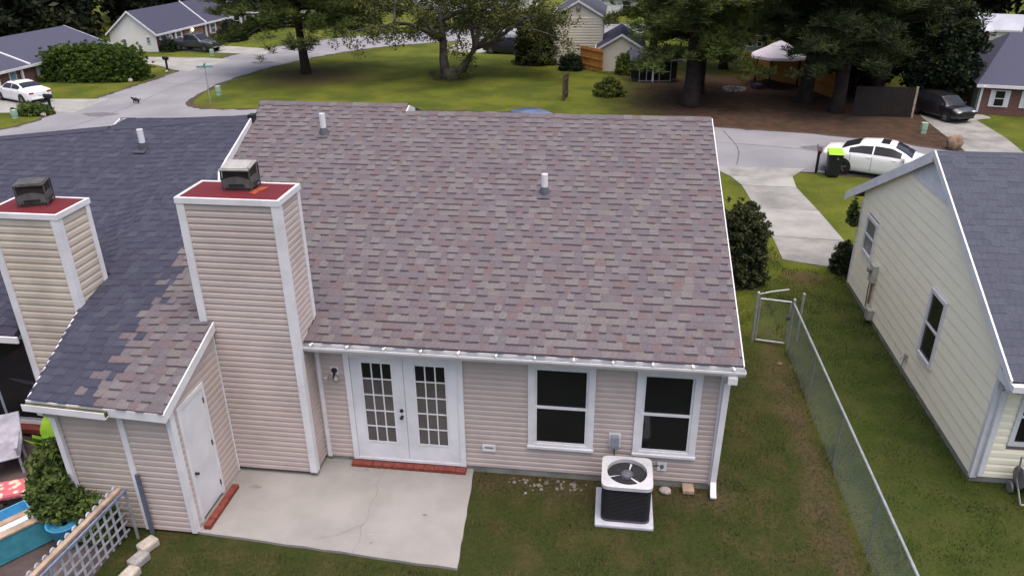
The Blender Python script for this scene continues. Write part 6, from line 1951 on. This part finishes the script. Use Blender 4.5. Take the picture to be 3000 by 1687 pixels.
# grey house behind gazebo
h9 = gable_house('grey_house', 'small grey sided house with white eaves behind the gazebo', (6.9, 53.0, 0), 0, 2.75, 4, 1.25, 2.1, GREYSIDE, GREYSIDE, mat('brown_roof', (0.10, 0.07, 0.065), .9, .2), .1)
for s in (.7, 1.5, 2.2): hwin(h9, 'f', s, .35, .95, .3, False, GLASS)
h10 = gable_house('tall_house', 'narrow tall pale house between the pine crowns', (5.3, 57.0, 0), 0, 1.6, 3, 3.4, 3.9, WHITESIDE, BEIGE, GREYROOF[0], .08)
hwin(h10, 'f', .35, 2.6, 3.1, .3, False, GLASS)
# gazebo
gz = thing('gazebo', 'garden gazebo with pale lilac canopy and vented top', 'gazebo', (7.9, 38.9, 0), .3)
CAN = mat('lilac_canvas', (0.78, 0.73, 0.85), .7, .06, 2)
def cone_ring(mb, r0, z0, r1, z1, n=8):
    vv = [(r0 * math.cos(2 * math.pi * k / n), r0 * math.sin(2 * math.pi * k / n), z0) for k in range(n)] + [(r1 * math.cos(2 * math.pi * k / n), r1 * math.sin(2 * math.pi * k / n), z1) for k in range(n)]
    mb.add(vv, [(k, (k + 1) % n, n + (k + 1) % n, n + k) for k in range(n)])
mb = MB(); cone_ring(mb, 1.75, 1.66, 1.7, 1.8); cone_ring(mb, 1.7, 1.8, .6, 2.35); cn = mb.build('canopy', CAN, gz)
mb = MB(); cone_ring(mb, .62, 2.36, .05, 2.62); mb.build('vent_top', CAN, cn)
mb = MB(); cone_ring(mb, .57, 2.28, .55, 2.37); mb.build('vent_band', mat('dark_band', (0.05, 0.04, 0.07), .8, .1), cn)
for k in range(4):
    a = math.pi / 4 + k * math.pi / 2
    mb = MB(); mb.box(-.045, .045, -.045, .045, 0, 1.68); mb.build('post', WOODD, gz, loc=(1.3 * math.cos(a), 1.3 * math.sin(a), 0))
# orange board fence behind gazebo
of = thing('board_fence', 'long orange board fence behind the gazebo and pines', 'fence', (6.4, 42.4, 0), 0)
pth = [(0, 0), (3.0, -4.0), (3.9, -7.6)]
for (a, b2) in zip(pth, pth[1:]):
    L_ = math.hypot(b2[0] - a[0], b2[1] - a[1]); an_ = math.atan2(b2[1] - a[1], b2[0] - a[0]); nb_ = int(L_ / .15)
    for k in range(nb_):
        t = (k + .5) / nb_
        mb = MB(); mb.box(-.071, .071, -.012, .012, .03, 1.45 + .012 * ((k * 7) % 3)); mb.build('board', WOODO, of, loc=(a[0] + (b2[0] - a[0]) * t, a[1] + (b2[1] - a[1]) * t, 0), rz=an_)
    for z in (.35, 1.15):
        mb = MB(); mb.box(0, L_, .014, .05, z - .04, z + .04); mb.build('rail', WOODO, of, loc=(a[0], a[1], 0), rz=an_)
# black board fence under the pines
bf = thing('board_fence', 'black board fence in deep shade beside the right driveway', 'fence', (10.3, 30.55, 0), -.04)
for k in range(19):
    mb = MB(); mb.box(k * .15, k * .15 + .14, -.012, .012, .02, 1.5 + .01 * ((k * 5) % 3)); mb.build('board', WOODD, bf)
mb = MB(); mb.box(2.86, 2.96, -.06, .05, 0, 1.55); mb.build('end_post', WOODT, bf)
for z in (.35, 1.2):
    mb = MB(); mb.box(0, 2.86, .014, .05, z - .04, z + .04); mb.build('rail', WOODD, bf)
# fire ring
fr = thing('fire_ring', 'ring of pale stones around a fire pit on pine straw', 'fire ring', (5.15, 36.8, 0))
for k in range(12):
    a = 2 * math.pi * k / 12
    mb = MB(); mb.box(-.13, .13, -.08, .08, 0, .16); mb.build('stone', STONE if k % 3 else BLK2, fr, loc=(.6 * math.cos(a), .5 * math.sin(a), 0), rz=a + math.pi / 2, bevel=.03)
mb = MB(); mb.lathe([(.5, .004), (.4, .03)], 14); mb.build('ash', mat('ash', (0.03, 0.028, 0.03), .95, .2), fr)
rock('tarp_heap', 'small purple heap on the pine straw near the fire ring', 'heap', (6.6, 37.6, 0), .4, .25, .2, mat('purple_cloth', (0.09, 0.05, 0.09), .8, .3, 6), 51)
# right brick house with hip roof
h11 = gable_house('brick_house', 'brick house with grey hip roof and white shutters on the right', (16.75, 31.7, 0), math.radians(-12), 9.5, 8.8, 1.62, 3.6, BRICK, BRICK, ASPHALT_ROOF[1], .25, True, (), 1.7)
for s in (.95, 2.35, 5.0, 7.4): hwin(h11, 'f', s, .45, 1.2, .42, True, GLASS if s < 1 else BLUEGLASS)
mb = MB(); rect_tube(mb, [(.1, -.3, 1.45), (.06, -.1, 1.32), (.06, -.06, .1)], .05, .04); mb.build('downspout', WHITE, h11)
mb = MB(); mb.box(-.06, .0, .0, 1.2, .02, 1.6); mb.build('side_trim', mat('sage_trim', (0.20, 0.24, 0.20), .6, .1), h11)
h12 = gable_house('white_gabled_house', 'far white gabled house with pale roof right of the pines', (25.2, 57.5, 0), math.radians(15), 3.0, 4.5, 1.1, 2.2, BRICK, WHITESIDE, PALER, .15)
h13 = gable_house('white_gabled_house', 'farther house with two white gables and pale slate roof', (28.0, 61, 0), math.radians(-20), 5.5, 4.0, .9, 1.9, WHITESIDE, WHITESIDE, PALER, .15)
hwin(h12, 'f', 1.0, .3, .8, .4); hwin(h13, 'f', 1.4, .3, .7, .4); hwin(h13, 'f', 3.6, .3, .7, .4)
mb = MB(); mb.tube([(0, 0, -.2), (0, 0, 6.0)], [.09, .07], 8)
po = thing('utility_pole', 'bare wooden utility pole in front of the right woods', 'pole', (29.5, 56, 0))
mb.build('pole', WOODT, po)
mb = MB(); mb.box(-.8, .8, -.05, .05, 5.4, 5.5); mb.build('crossarm', WOODT, po)
